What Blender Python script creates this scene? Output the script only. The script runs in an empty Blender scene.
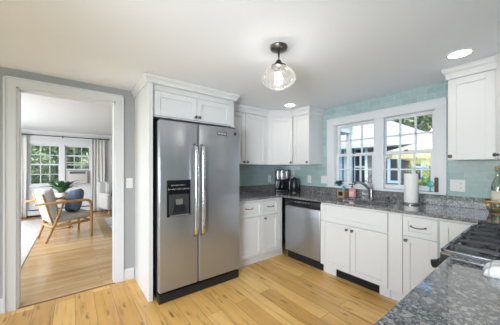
import bpy, bmesh, math, random
from mathutils import Vector, Matrix
random.seed(7)
PI = math.pi
S = bpy.context.scene
COL = S.collection

# ------------------------------------------------------------ camera
cam_d = bpy.data.cameras.new('camera')
cam = bpy.data.objects.new('camera', cam_d)
COL.objects.link(cam)
cam.location = (2.994, -3.057, 1.295)
cam.rotation_euler = (PI/2, 0, math.radians(90 - 37.68))
cam_d.sensor_width = 36.0
cam_d.lens = 228.4/500*36
cam_d.shift_y = 6.5/500
cam_d.clip_start = 0.02
S.camera = cam

# ------------------------------------------------------------ world, sun, big lights, exposure
world = bpy.data.worlds.new('world'); S.world = world
world.use_nodes = True
wn = world.node_tree.nodes; wl = world.node_tree.links
bg = wn['Background']
sky = wn.new('ShaderNodeTexSky')
sky.sky_type = 'NISHITA'; sky.sun_disc = False
sky.sun_elevation = math.radians(52); sky.sun_rotation = math.radians(160)
sky.air_density = 1.0; sky.dust_density = 2.0
wl.new(sky.outputs[0], bg.inputs[0])
bg.inputs[1].default_value = 0.38

def add_light(name, kind, loc, power, color=(1, 1, 1), rot=(0, 0, 0), size=None, size_y=None, radius=None, spread=None):
    d = bpy.data.lights.new(name, kind)
    d.energy = power; d.color = color
    if kind == 'AREA':
        d.shape = 'RECTANGLE'; d.size = size; d.size_y = size_y or size
        if spread: d.spread = spread
    elif radius is not None:
        d.shadow_soft_size = radius
    o = bpy.data.objects.new(name, d); COL.objects.link(o)
    o.location = loc; o.rotation_euler = rot
    return o
sun = add_light('sun', 'SUN', (0, 0, 10), 1.5, (1, .95, .88))
sun.data.angle = math.radians(2)
sun.rotation_euler = Vector((-.42, .62, -1.05)).to_track_quat('-Z', 'Y').to_euler()
# added fill lamps behind the camera; daylight at the side of the far room
add_light('back_fill', 'AREA', (1.7, -5.58, 1.12), 9, (.84, .92, 1), (PI/2, 0, 0), 2.9, 2.0)  # unseen fill lamp added in the back wall opening
fl_ = add_light('low_fill', 'AREA', (2.95, -4.1, 1.2), 22, (.90, .955, 1), (0, 0, 0), 1.0, .9, spread=math.radians(96))  # fill lamp added behind the camera to brighten the low cabinets
fl_.rotation_euler = Vector((-.62, 1.0, -.22)).to_track_quat('-Z', 'Y').to_euler()
add_light('side_fill', 'AREA', (3.36, -4.55, 1.35), 13, (.84, .92, 1), (0, PI/2, 0), 1.3, 1.2)  # unseen fill lamp added in front of the solid side wall
sp_l = add_light('ceiling_fill_spot', 'SPOT', (2.9, -4.0, 1.25), 100, (.85, .93, 1), radius=.3)  # fill spot added behind the camera to brighten the far ceiling
sp_l.data.spot_size = math.radians(80); sp_l.data.spot_blend = 1
sp_l.rotation_euler = Vector((-1.25, 3.0, 1.3)).to_track_quat('-Z', 'Y').to_euler()
add_light('living_side_daylight', 'AREA', (-2.6, -5.15, 1.35), 84, (.97, .985, 1), (PI/2, 0, 0), 3.2, 1.5)

S.view_settings.view_transform = 'Standard'
S.view_settings.look = 'None'
S.view_settings.gamma = 1
S.view_settings.use_curve_mapping = False
S.view_settings.exposure = 0.20

# ------------------------------------------------------------ materials
def mat(name, color=(.8, .8, .8), rough=.5, metal=0, spec=.5, coat=0, bump=None, aniso=None, emis=None, estr=0, trans=0, ior=1.45):
    m = bpy.data.materials.new(name); m.use_nodes = True
    b = m.node_tree.nodes['Principled BSDF']
    b.inputs['Base Color'].default_value = (*color, 1)
    b.inputs['Roughness'].default_value = rough
    b.inputs['Metallic'].default_value = metal
    b.inputs['Specular IOR Level'].default_value = spec
    b.inputs['Coat Weight'].default_value = coat
    b.inputs['IOR'].default_value = ior
    b.inputs['Transmission Weight'].default_value = trans
    if emis:
        b.inputs['Emission Color'].default_value = (*emis, 1)
        b.inputs['Emission Strength'].default_value = estr
    if bump:
        n = node(m, 'ShaderNodeTexNoise', {'Scale': bump[0], 'Detail': 3})
        link(m, coords(m), n.inputs['Vector'])
        bp = node(m, 'ShaderNodeBump', {'Strength': bump[1], 'Distance': .01})
        link(m, n.outputs['Fac'], bp.inputs['Height']); link(m, bp.outputs[0], b.inputs['Normal'])
    return m
def node(m, t, ins=None, **props):
    n = m.node_tree.nodes.new(t)
    for k, v in props.items(): setattr(n, k, v)
    for k, v in (ins or {}).items(): n.inputs[k].default_value = v
    return n
def link(m, a, b): m.node_tree.links.new(a, b)
def bsdf(m): return m.node_tree.nodes['Principled BSDF']
def coords(m, rot=(0, 0, 0), scale=(1, 1, 1), loc=(0, 0, 0)):
    tc = node(m, 'ShaderNodeTexCoord')
    mp = node(m, 'ShaderNodeMapping', {'Rotation': rot, 'Scale': scale, 'Location': loc})
    link(m, tc.outputs['Object'], mp.inputs['Vector'])
    return mp.outputs['Vector']
def ramp(m, src, stops, interp='LINEAR'):
    r = node(m, 'ShaderNodeValToRGB'); r.color_ramp.interpolation = interp
    e = r.color_ramp.elements
    while len(e) < len(stops): e.new(.5)
    for i, (p, c) in enumerate(stops):
        e[i].position = p; e[i].color = (*c, 1) if len(c) == 3 else c
    link(m, src, r.inputs['Fac'])
    return r.outputs['Color']
def mix(m, a, b, fac, mode='MIX'):
    n = node(m, 'ShaderNodeMix', data_type='RGBA', blend_type=mode)
    for sock, v in ((n.inputs[6], a), (n.inputs[7], b), (n.inputs[0], fac)):
        if isinstance(v, (int, float)): sock.default_value = v
        elif isinstance(v, tuple): sock.default_value = (*v, 1)
        else: link(m, v, sock)
    return n.outputs[2]

M = {}
M['ceil'] = mat('ceiling_paint', (.87, .91, .975), .75, bump=(60, .05))
M['wall'] = mat('grey_wall_paint', (.42, .435, .455), .7, bump=(80, .05))
M['lwall'] = mat('living_wall_paint', (.74, .75, .77), .8)
M['trim'] = mat('white_trim_paint', (.74, .765, .80), .35)
M['cab'] = mat('white_cabinet_paint', (.73, .74, .75), .32)
M['cabin'] = mat('cabinet_gap', (.25, .25, .26), .6)
M['nickel'] = mat('dark_nickel', (.17, .16, .15), .3, 1)
M['bronze'] = mat('oil_rubbed_bronze', (.07, .06, .055), .35, .8)
M['chrome'] = mat('chrome', (.8, .8, .82), .12, 1)
M['black'] = mat('black_plastic', (.015, .016, .02), .3)
M['blackm'] = mat('black_matte', (.012, .012, .014), .6)
M['cooktop'] = mat('dark_steel_cooktop', (.30, .31, .33), .2, .9)
M['iron'] = mat('cast_iron', (.022, .023, .028), .45, bump=(200, .2))
M['glassblk'] = mat('black_enamel', (.01, .011, .014), .12)
M['plastic'] = mat('white_plastic', (.82, .83, .83), .35)
M['paper'] = mat('paper_towel', (.86, .86, .86), .9, bump=(160, .4))
M['bulb'] = mat('bulb_glow', (1, .9, .75), .4, emis=(1, .93, .85), estr=36)
M['lens'] = mat('downlight_lens', (1, 1, 1), .4, emis=(1, .95, .88), estr=9)
M['pink'] = mat('pink_soap', (.78, .35, .36), .2, coat=.5)
M['label'] = mat('cream_label', (.80, .76, .62), .6)
M['teal'] = mat('teal_glass', (.09, .42, .44), .25)
M['dteal'] = mat('dark_teal_leaves', (.05, .17, .17), .5)
M['bluebot'] = mat('blue_bottle', (.12, .36, .5), .2)
M['boxwood'] = mat('small_box_wood', (.42, .27, .15), .6)
M['brown'] = mat('dark_brown_stone', (.10, .065, .045), .5, bump=(60, .5))
M['oliveoil'] = mat('amber_oil', (.30, .31, .16), .1, coat=.6)
M['cork'] = mat('wood_cap', (.55, .40, .22), .6)
M['goldwire'] = mat('brass_wire', (.62, .42, .22), .3, 1)
M['food'] = mat('dried_herbs', (.34, .22, .1), .8, bump=(90, .6))
M['curtain'] = mat('linen_curtain', (.68, .68, .67), .9, bump=(300, .2))
M['rod'] = mat('black_rod', (.02, .02, .022), .4, .5)
M['cream'] = mat('cream_upholstery', (.52, .51, .49), .9, bump=(400, .3))
M['bluecush'] = mat('blue_cushion_cloth', (.13, .18, .26), .9, bump=(250, .4))
M['oak'] = mat('light_oak', (.50, .30, .13), .4, bump=(30, .1))
M['leaf'] = mat('house_plant_leaf', (.05, .17, .07), .4)
M['pot'] = mat('white_ceramic', (.75, .75, .74), .3)
M['heater'] = mat('heater_white', (.72, .73, .74), .4)
M['acgrille'] = mat('ac_dark_vent', (.12, .13, .14), .5)
M['acwhite'] = mat('ac_plastic', (.60, .60, .59), .5)
M['sblue'] = mat('sky_blue_paint', (.52, .74, .88), .5)
M['shutter'] = mat('blue_shutter', (.22, .42, .55), .5)
M['dwin'] = mat('dark_window_glass', (.03, .045, .06), .08, spec=.8)
M['canvas'] = mat('umbrella_canvas', (.88, .87, .80), .9)
M['valance'] = mat('yellow_valance', (.80, .74, .42), .9)
M['soffit'] = mat('porch_soffit', (.70, .76, .72), .7)
M['pole'] = mat('umbrella_pole', (.20, .16, .12), .5)
M['patio'] = mat('patio_furniture', (.72, .73, .74), .4)
M['yellow'] = mat('yellow_petals', (.80, .72, .08), .6)
M['lime'] = mat('bright_leaves', (.25, .42, .06), .6)
M['bark'] = mat('tree_bark', (.12, .09, .07), .9, bump=(20, .8))
M['lawn'] = mat('lawn', (.10, .2, .05), .95, bump=(15, .8))
M['steelsink'] = mat('sink_steel', (.35, .36, .37), .3, 1)

def leaves_mat(name, a, b):
    m = mat(name, a, .6)
    n = node(m, 'ShaderNodeTexNoise', {'Scale': 3.5, 'Detail': 4}); link(m, coords(m), n.inputs['Vector'])
    c = ramp(m, n.outputs['Fac'], [(.35, a), (.62, b)])
    link(m, c, bsdf(m).inputs['Base Color'])
    return m
M['tree'] = leaves_mat('tree_leaves', (.07, .14, .06), (.34, .44, .22))
M['shrub'] = leaves_mat('shrub_leaves', (.10, .20, .08), (.60, .68, .36))
M['tree2'] = leaves_mat('cool_tree_leaves', (.06, .13, .10), (.30, .42, .36))

def granite(name, tint=(1, 1, 1), k=1.0):
    m = mat(name, (.3, .3, .32), .10, spec=.6, coat=1)
    bsdf(m).inputs['Coat Roughness'].default_value = .03
    v = coords(m)
    n1 = node(m, 'ShaderNodeTexNoise', {'Scale': 24, 'Detail': 6, 'Roughness': .75}); link(m, v, n1.inputs['Vector'])
    n2 = node(m, 'ShaderNodeTexNoise', {'Scale': 150, 'Detail': 3, 'Roughness': .7}); link(m, v, n2.inputs['Vector'])
    vo = node(m, 'ShaderNodeTexVoronoi', {'Scale': 190, 'Randomness': 1}); link(m, v, vo.inputs['Vector'])
    vo2 = node(m, 'ShaderNodeTexVoronoi', {'Scale': 90, 'Randomness': 1}); link(m, v, vo2.inputs['Vector'])
    base = ramp(m, n1.outputs['Fac'], [(.30, (.19*k, .19*k, .205*k)), (.5, (.26*k, .257*k, .265*k)), (.70, (.35*k, .34*k, .33*k))])
    sp = ramp(m, n2.outputs['Fac'], [(.40, (.12, .13, .16)), (.51, (1, 1, 1)), (.62, (2.0, 1.97, 1.93))])
    c = mix(m, base, sp, .75, 'MULTIPLY')
    w = node(m, 'ShaderNodeSeparateColor'); link(m, vo.outputs['Color'], w.inputs[0])
    dark = ramp(m, w.outputs[0], [(.0, (1, 1, 1)), (.22, (1, 1, 1)), (.24, (0, 0, 0)), (1, (0, 0, 0))])
    c = mix(m, c, (.035*k, .037*k, .045*k), mix(m, (0, 0, 0), dark, .9))
    w2 = node(m, 'ShaderNodeSeparateColor'); link(m, vo2.outputs['Color'], w2.inputs[0])
    lt = ramp(m, w2.outputs[1], [(.0, (1, 1, 1)), (.13, (1, 1, 1)), (.15, (0, 0, 0)), (1, (0, 0, 0))])
    c = mix(m, c, (.52*k, .50*k, .48*k), mix(m, (0, 0, 0), lt, .8))
    link(m, c, bsdf(m).inputs['Base Color'])
    return m
M['granite'] = granite('grey_speckled_granite', k=.74)

def steel(name, axis):
    m = mat(name, (.40, .42, .455), .3, .76)
    sc = [3, 3, 3]
    sc = {'h': (2, 2, 500), 'v': (300, 300, 2)}[axis]
    n = node(m, 'ShaderNodeTexNoise', {'Scale': 1, 'Detail': 2}); link(m, coords(m, scale=sc), n.inputs['Vector'])
    r = node(m, 'ShaderNodeMapRange', {'To Min': .28, 'To Max': .31}); link(m, n.outputs['Fac'], r.inputs[0])
    link(m, r.outputs[0], bsdf(m).inputs['Roughness'])
    n2 = node(m, 'ShaderNodeTexNoise', {'Scale': 1, 'Detail': 1}); link(m, coords(m, scale=(1.2, 1.2, 5)), n2.inputs['Vector'])
    b2 = node(m, 'ShaderNodeBump', {'Strength': .55, 'Distance': .012}); link(m, n2.outputs['Fac'], b2.inputs['Height'])
    b = node(m, 'ShaderNodeBump', {'Strength': .004, 'Distance': .0002}); link(m, n.outputs['Fac'], b.inputs['Height'])
    link(m, b2.outputs[0], b.inputs['Normal'])
    link(m, b.outputs[0], bsdf(m).inputs['Normal'])
    return m
M['steel'] = steel('brushed_stainless', 'h')

def planks(name, rotz, width, length, cols, knots=True, rough=.28, seed=0):
    m = mat(name, (.5, .3, .1), rough, coat=.12)
    v = coords(m, rot=(0, 0, rotz), loc=(seed, seed*.37, 0))
    br = node(m, 'ShaderNodeTexBrick', {'Color1': (0, 0, 0, 1), 'Color2': (1, 1, 1, 1), 'Mortar': (.5, .5, .5, 1), 'Scale': 1, 'Mortar Size': .0016,
              'Mortar Smooth': .2, 'Bias': 0, 'Brick Width': length, 'Row Height': width}, offset=.37, offset_frequency=2, squash=1)
    link(m, v, br.inputs['Vector'])
    tone = ramp(m, br.outputs['Color'], [(0, cols[0]), (.5, cols[1]), (1, cols[2])])
    # grain: stretched noise shifted by plank tone
    mp = node(m, 'ShaderNodeMapping', {'Scale': (1.6, 26, 1)}); link(m, v, mp.inputs['Vector'])
    add = node(m, 'ShaderNodeVectorMath', operation='ADD'); link(m, mp.outputs[0], add.inputs[0])
    scl = node(m, 'ShaderNodeVectorMath', {1: (9, 37, 5)}, operation='MULTIPLY'); link(m, br.outputs['Color'], scl.inputs[0]); link(m, scl.outputs[0], add.inputs[1])
    g = node(m, 'ShaderNodeTexNoise', {'Scale': 1, 'Detail': 6, 'Roughness': .62, 'Distortion': .7}); link(m, add.outputs[0], g.inputs['Vector'])
    grain = ramp(m, g.outputs['Fac'], [(.28, (.55, .46, .36)), (.46, (1, 1, 1)), (.72, (1.12, 1.12, 1.1))])
    c = mix(m, tone, grain, .8, 'MULTIPLY')
    big = node(m, 'ShaderNodeTexNoise', {'Scale': 2.2, 'Detail': 2}); link(m, v, big.inputs['Vector'])
    c = mix(m, c, ramp(m, big.outputs['Fac'], [(.3, (.86, .82, .76)), (.7, (1.08, 1.08, 1.08))]), .7, 'MULTIPLY')
    if knots:
        mk = node(m, 'ShaderNodeMapping', {'Scale': (2.3, 10.5, 1)}); link(m, v, mk.inputs['Vector'])
        dn = node(m, 'ShaderNodeTexNoise', {'Scale': 9, 'Detail': 3}); link(m, v, dn.inputs['Vector'])
        ds = node(m, 'ShaderNodeVectorMath', {1: (.5, .5, 0)}, operation='MULTIPLY'); link(m, dn.outputs['Color'], ds.inputs[0])
        da = node(m, 'ShaderNodeVectorMath', operation='ADD'); link(m, mk.outputs[0], da.inputs[0]); link(m, ds.outputs[0], da.inputs[1])
        kv = node(m, 'ShaderNodeTexVoronoi', {'Scale': 1, 'Randomness': 1}, voronoi_dimensions='2D'); link(m, da.outputs[0], kv.inputs['Vector'])
        kf = ramp(m, kv.outputs['Distance'], [(0, (1, 1, 1)), (.05, (.75, .75, .75)), (.16, (0, 0, 0))])
        sel = node(m, 'ShaderNodeSeparateColor'); link(m, kv.outputs['Color'], sel.inputs[0])
        sf = ramp(m, sel.outputs[0], [(0, (1, 1, 1)), (.40, (.3, .3, .3)), (.5, (0, 0, 0))])
        c = mix(m, c, (.085, .04, .018), mix(m, kf, sf, 1.0, 'MULTIPLY'))
    c = mix(m, c, (.09, .045, .02), mix(m, (0, 0, 0), br.outputs['Fac'], .75))
    link(m, c, bsdf(m).inputs['Base Color'])
    rr = node(m, 'ShaderNodeMapRange', {'To Min': rough-.06, 'To Max': rough+.1}); link(m, g.outputs['Fac'], rr.inputs[0])
    link(m, rr.outputs[0], bsdf(m).inputs['Roughness'])
    return m
M['floor'] = planks('oak_planks', 0, .152, 1.7, [(.64, .355, .10), (.77, .46, .145), (.86, .57, .205)], seed=3.3)
M['floor2'] = planks('living_oak_planks', PI/2, .085, 1.3, [(.50, .31, .14), (.57, .38, .18), (.62, .43, .22)], knots=False, rough=.22, seed=1.1)

def tile(name, horiz):
    m = mat(name, (.4, .55, .55), .1, spec=.6, coat=.3)
    tc = node(m, 'ShaderNodeTexCoord')
    sp = node(m, 'ShaderNodeSeparateXYZ'); link(m, tc.outputs['Object'], sp.inputs[0])
    cb = node(m, 'ShaderNodeCombineXYZ'); link(m, sp.outputs[horiz], cb.inputs[0]); link(m, sp.outputs[2], cb.inputs[1])
    ad = node(m, 'ShaderNodeVectorMath', {1: (.055, .0375, 0)}, operation='ADD'); link(m, cb.outputs[0], ad.inputs[0])
    br = node(m, 'ShaderNodeTexBrick', {'Color1': (.35, .48, .50, 1), 'Color2': (.42, .55, .56, 1), 'Mortar': (.60, .67, .67, 1), 'Scale': 1, 'Mortar Size': .0018,
              'Mortar Smooth': .3, 'Bias': 0, 'Brick Width': .155, 'Row Height': .0765}, offset=.5, offset_frequency=2)
    link(m, ad.outputs[0], br.inputs['Vector'])
    n = node(m, 'ShaderNodeTexNoise', {'Scale': 30, 'Detail': 2}); link(m, tc.outputs['Object'], n.inputs['Vector'])
    c = mix(m, br.outputs['Color'], ramp(m, n.outputs['Fac'], [(.3, (.9, .92, .93)), (.7, (1.1, 1.1, 1.08))]), .6, 'MULTIPLY')
    link(m, c, bsdf(m).inputs['Base Color'])
    b = node(m, 'ShaderNodeBump', {'Strength': .5, 'Distance': .002}, invert=True); link(m, br.outputs['Fac'], b.inputs['Height'])
    b3 = node(m, 'ShaderNodeBump', {'Strength': .12, 'Distance': .01}); link(m, n.outputs['Fac'], b3.inputs['Height']); link(m, b.outputs[0], b3.inputs['Normal'])
    link(m, b3.outputs[0], bsdf(m).inputs['Normal'])
    return m
M['tileB'] = tile('aqua_glass_tile_window_wall', 0)
M['tileC'] = tile('aqua_glass_tile_range_wall', 1)

def thin_glass(name, tint=(.97, .98, .98), gloss=.06, haze=0.0, rough=0.02):
    m = bpy.data.materials.new(name); m.use_nodes = True
    nt = m.node_tree; nt.nodes.remove(nt.nodes['Principled BSDF'])
    out = nt.nodes['Material Output']
    tr = node(m, 'ShaderNodeBsdfTransparent', {'Color': (*tint, 1)})
    gl = node(m, 'ShaderNodeBsdfGlossy', {'Color': (1, 1, 1, 1), 'Roughness': rough})
    lw = node(m, 'ShaderNodeLayerWeight', {'Blend': .25})
    mr = node(m, 'ShaderNodeMapRange', {'To Min': gloss, 'To Max': .75}); link(m, lw.outputs['Fresnel'], mr.inputs[0])
    mx = node(m, 'ShaderNodeMixShader'); link(m, mr.outputs[0], mx.inputs[0]); link(m, tr.outputs[0], mx.inputs[1]); link(m, gl.outputs[0], mx.inputs[2])
    last = mx
    if haze:
        df = node(m, 'ShaderNodeBsdfTranslucent', {'Color': (.95, .95, .95, 1)})
        m2 = node(m, 'ShaderNodeMixShader', {0: haze}); link(m, mx.outputs[0], m2.inputs[1]); link(m, df.outputs[0], m2.inputs[2]); last = m2
    link(m, last.outputs[0], out.inputs[0])
    return m
M['pane'] = thin_glass('window_glass', gloss=.03)
M['shade'] = thin_glass('seeded_glass', (.90, .90, .90), .10, .08)
M['bottle'] = thin_glass('bottle_glass', (.80, .88, .80), .12, .05)

def brickish(name, c1, c2, mort, bw, rh, axis=0, rough=.9, zs=1.0):
    m = mat(name, c1, rough)
    tc = node(m, 'ShaderNodeTexCoord')
    sp = node(m, 'ShaderNodeSeparateXYZ'); link(m, tc.outputs['Object'], sp.inputs[0])
    cb = node(m, 'ShaderNodeCombineXYZ'); link(m, sp.outputs[axis], cb.inputs[0]); link(m, sp.outputs[2], cb.inputs[1])
    br = node(m, 'ShaderNodeTexBrick', {'Color1': (*c1, 1), 'Color2': (*c2, 1), 'Mortar': (*mort, 1), 'Scale': 1, 'Mortar Size': .006, 'Brick Width': bw, 'Row Height': rh})
    link(m, cb.outputs[0], br.inputs['Vector']); link(m, br.outputs['Color'], bsdf(m).inputs['Base Color'])
    return m
M['shingle'] = brickish('weathered_dark_shingle', (.085, .08, .085), (.15, .145, .15), (.03, .03, .03), .12, .13)
M['roofsh'] = brickish('pale_roof_shingle', (.46, .47, .48), (.56, .57, .58), (.38, .38, .39), .2, .09)
M['bead'] = brickish('beadboard', (.74, .80, .76), (.76, .82, .78), (.45, .5, .48), 40, .07, 0)

def plaid(name, base, line, sc):
    m = mat(name, base, .95)
    v = coords(m)
    w = node(m, 'ShaderNodeTexWave', {'Scale': sc, 'Distortion': .4}, bands_direction='X'); link(m, v, w.inputs['Vector'])
    w2 = node(m, 'ShaderNodeTexWave', {'Scale': sc, 'Distortion': .4}, bands_direction='Y'); link(m, v, w2.inputs['Vector'])
    c = mix(m, base, line, ramp(m, w.outputs['Fac'], [(.93, (0, 0, 0)), (.98, (1, 1, 1))]))
    c = mix(m, c, line, ramp(m, w2.outputs['Fac'], [(.93, (0, 0, 0)), (.98, (1, 1, 1))]))
    link(m, c, bsdf(m).inputs['Base Color'])
    return m
M['towel'] = plaid('striped_dish_towel', (.84, .84, .83), (.52, .54, .58), 7)
def stripe(name, base, line, sc):
    m = mat(name, base, .95)
    w = node(m, 'ShaderNodeTexWave', {'Scale': sc}, bands_direction='Y'); link(m, coords(m), w.inputs['Vector'])
    link(m, mix(m, base, line, ramp(m, w.outputs['Fac'], [(.7, (0, 0, 0)), (.85, (1, 1, 1))])), bsdf(m).inputs['Base Color'])
    return m
M['stripe'] = stripe('striped_cushion_cloth', (.62, .62, .60), (.40, .41, .42), 6)
def rugmat(name, a, b, sc):
    m = mat(name, a, 1)
    n = node(m, 'ShaderNodeTexNoise', {'Scale': sc, 'Detail': 5}); link(m, coords(m), n.inputs['Vector'])
    link(m, ramp(m, n.outputs['Fac'], [(.4, a), (.6, b)]), bsdf(m).inputs['Base Color'])
    return m
M['rug'] = rugmat('pale_rug', (.62, .61, .60), (.72, .71, .70), 12)
M['rugblue'] = rugmat('blue_white_rug', (.70, .71, .72), (.38, .46, .55), 5)
M['jute'] = rugmat('jute_border', (.38, .27, .15), (.48, .36, .21), 60)
M['rattan'] = rugmat('rattan', (.42, .27, .12), (.55, .38, .19), 60)

# ------------------------------------------------------------ geometry helpers
def frame(o, u, w):
    """matrix whose x axis is u (along), z axis is world up, y axis is w (outward)"""
    u = Vector(u).normalized(); w = Vector(w).normalized(); z = Vector((0, 0, 1))
    return Matrix(((u.x, w.x, z.x, o[0]), (u.y, w.y, z.y, o[1]), (u.z, w.z, z.z, o[2]), (0, 0, 0, 1)))

class MB:
    def __init__(s, mtx=None): s.bm = bmesh.new(); s.m = mtx or Matrix()
    def _add(s, vs, fs, smooth=False):
        bv = [s.bm.verts.new(s.m @ Vector(v)) for v in vs]
        for f in fs:
            try:
                q = s.bm.faces.new([bv[i] for i in f]); q.smooth = smooth
            except ValueError: pass
        return s
    def box(s, a, b):
        x0, x1 = sorted((a[0], b[0])); y0, y1 = sorted((a[1], b[1])); z0, z1 = sorted((a[2], b[2]))
        return s._add([(x0, y0, z0), (x1, y0, z0), (x1, y1, z0), (x0, y1, z0), (x0, y0, z1), (x1, y0, z1), (x1, y1, z1), (x0, y1, z1)],
                      [(0, 3, 2, 1), (4, 5, 6, 7), (0, 1, 5, 4), (1, 2, 6, 5), (2, 3, 7, 6), (3, 0, 4, 7)])
    def prism(s, pts, z0, z1):
        n = len(pts)
        return s._add([(p[0], p[1], z0) for p in pts] + [(p[0], p[1], z1) for p in pts],
                      [tuple(range(n))[::-1], tuple(range(n, 2*n))] + [(i, (i+1) % n, n+(i+1) % n, n+i) for i in range(n)])
    def extrude_profile(s, prof, path, closed=False):
        """prof: list of (out, z); path: list of (x, y) points; outward = right of travel; mitred"""
        n = len(path); rings = []
        for i, p in enumerate(path):
            P = Vector(p)
            d0 = (P - Vector(path[i-1])).normalized() if (i > 0 or closed) else None
            d1 = (Vector(path[(i+1) % n]) - P).normalized() if (i < n-1 or closed) else None
            if d0 is None: d0 = d1
            if d1 is None: d1 = d0
            n0 = Vector((d0.y, -d0.x)); n1 = Vector((d1.y, -d1.x))
            b = (n0+n1).normalized(); k = 1/max(.2, b.dot(n0))
            rings.append([(P.x+b.x*k*o, P.y+b.y*k*o, z) for o, z in prof])
        m = len(prof); vs = [v for r in rings for v in r]; fs = []
        for i in range(n-1 if not closed else n):
            j = (i+1) % n
            for k in range(m):
                l = (k+1) % m
                fs.append((i*m+k, j*m+k, j*m+l, i*m+l))
        if not closed: fs += [tuple(range(m)), tuple(range((n-1)*m, n*m))[::-1]]
        s._add(vs, fs); return s
    def lathe(s, prof, c=(0, 0, 0), n=24, axis='z', smooth=True, cap=True):
        vs = []; fs = []
        for r, h in prof:
            for k in range(n):
                a = 2*PI*k/n; x, y = r*math.cos(a), r*math.sin(a)
                v = {'z': (x, y, h), 'x': (h, x, y), 'y': (x, h, y)}[axis]
                vs.append((v[0]+c[0], v[1]+c[1], v[2]+c[2]))
        m = len(prof)
        for i in range(m-1):
            for k in range(n): fs.append((i*n+k, i*n+(k+1) % n, (i+1)*n+(k+1) % n, (i+1)*n+k))
        s._add(vs, fs, smooth)
        if cap:
            for i in (0, m-1):
                if prof[i][0] > 1e-5:
                    s.bm.faces.new([s.bm.verts[j] for j in []] or s._ring(i, m, n))
        return s
    def _ring(s, i, m, n):
        s.bm.verts.ensure_lookup_table()
        base = len(s.bm.verts) - m*n + i*n
        return [s.bm.verts[base+k] for k in range(n)]
    def cyl(s, c, r, h, n=20, axis='z', r2=None):
        return s.lathe([(r, 0), (r if r2 is None else r2, h)], c, n, axis)
    def tube(s, pts, r, n=8, closed=False, flat=1.0):
        P = [Vector(p) for p in pts]; N = len(P); rings = []; up = None
        rr = r if isinstance(r, (list, tuple)) else [r]*N
        for i in range(N):
            a = P[i-1] if (i > 0 or closed) else P[i]; b = P[(i+1) % N] if (i < N-1 or closed) else P[i]
            d = (b-a).normalized()
            if up is None:
                up = Vector((0, 0, 1)) if abs(d.z) < .9 else Vector((1, 0, 0))
            side = d.cross(up).normalized(); up = side.cross(d).normalized()
            rings.append([P[i] + side*math.cos(2*PI*k/n)*rr[i] + up*math.sin(2*PI*k/n)*rr[i]*flat for k in range(n)])
        vs = [v for q in rings for v in q]; fs = []
        for i in range(N if closed else N-1):
            j = (i+1) % N
            for k in range(n): fs.append((i*n+k, i*n+(k+1) % n, j*n+(k+1) % n, j*n+k))
        if not closed: fs += [tuple(range(n))[::-1], tuple(range((N-1)*n, N*n))]
        return s._add(vs, fs, True)
    def grid(s, f, nu, nv, smooth=True, thick=0):
        vs = [f(i/nu, j/nv) for i in range(nu+1) for j in range(nv+1)]
        fs = [(i*(nv+1)+j, (i+1)*(nv+1)+j, (i+1)*(nv+1)+j+1, i*(nv+1)+j+1) for i in range(nu) for j in range(nv)]
        return s._add(vs, fs, smooth)
    def pillow(s, c, sx, sy, sz, p=.35, n=14, rot=None):
        R = rot or Matrix()
        vs = []; fs = []
        for side in (1, -1):
            for i in range(n+1):
                for j in range(n+1):
                    u, v = 2*i/n-1, 2*j/n-1
                    h = ((1-u**4)*(1-v**4))**p if abs(u) < 1 and abs(v) < 1 else 0
                    pin = 1-.06*(1-abs(u)**2)*(abs(v)**2)
                    pin2 = 1-.06*(1-abs(v)**2)*(abs(u)**2)
                    q = R @ Vector((u*sx/2*pin2, v*sy/2*pin, side*h*sz/2))
                    vs.append((q.x+c[0], q.y+c[1], q.z+c[2]))
        m = (n+1)**2
        for si in (0, 1):
            for i in range(n):
                for j in range(n):
                    a = si*m+i*(n+1)+j
                    f = (a, a+n+1, a+n+2, a+1)
                    fs.append(f if si == 0 else f[::-1])
        s._add(vs, fs, True); bmesh.ops.remove_doubles(s.bm, verts=s.bm.verts, dist=.0004); return s
    def rbox(s, a, b, r=.03, seg=3):
        """soft rounded box"""
        t = bmesh.new(); bmesh.ops.create_cube(t, size=1)
        c = [(a[i]+b[i])/2 for i in range(3)]; d = [abs(b[i]-a[i]) for i in range(3)]
        bmesh.ops.scale(t, vec=d, verts=t.verts)
        bmesh.ops.bevel(t, geom=t.edges[:], offset=min(r, min(d)*.48), segments=seg, affect='EDGES', profile=.5)
        t.verts.index_update()
        vs = [(v.co.x+c[0], v.co.y+c[1], v.co.z+c[2]) for v in t.verts]; fs = [[v.index for v in f.verts] for f in t.faces]
        t.free(); return s._add(vs, fs, True)
    def build(s, name, m, parent=None, bevel=0, seg=2, kind=None, label=None, origin=None):
        me = bpy.data.meshes.new(name)
        inv = None
        if parent is not None:
            r = parent
            while r.parent is not None: r = r.parent
            inv = ROOT.get(r.name)
        org = Vector(origin) if origin else None
        if parent is None and org is None and len(s.bm.verts) and kind is None:
            xs = [v.co.x for v in s.bm.verts]; ys = [v.co.y for v in s.bm.verts]; zs = [v.co.z for v in s.bm.verts]
            org = Vector(((min(xs)+max(xs))/2, (min(ys)+max(ys))/2, min(zs)))
        if inv is not None: bmesh.ops.transform(s.bm, matrix=inv, verts=s.bm.verts)
        if org is not None: bmesh.ops.translate(s.bm, vec=-org, verts=s.bm.verts)
        bmesh.ops.recalc_face_normals(s.bm, faces=s.bm.faces)
        s.bm.to_mesh(me); s.bm.free()
        o = bpy.data.objects.new(name, me); COL.objects.link(o)
        me.materials.append(m if not isinstance(m, str) else M[m])
        if parent is not None: o.parent = parent
        if org is not None:
            o.location = org; ROOT[o.name] = Matrix.Translation(-org)
        if parent is None and org is None: ROOT[o.name] = Matrix()
        if bevel:
            b = o.modifiers.new('bevel', 'BEVEL'); b.width = bevel; b.segments = seg; b.limit_method = 'ANGLE'; b.angle_limit = math.radians(35)
            b.harden_normals = False
        if kind: o['kind'] = kind
        if label: o['label'] = label
        return o
ROOT = {}
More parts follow.
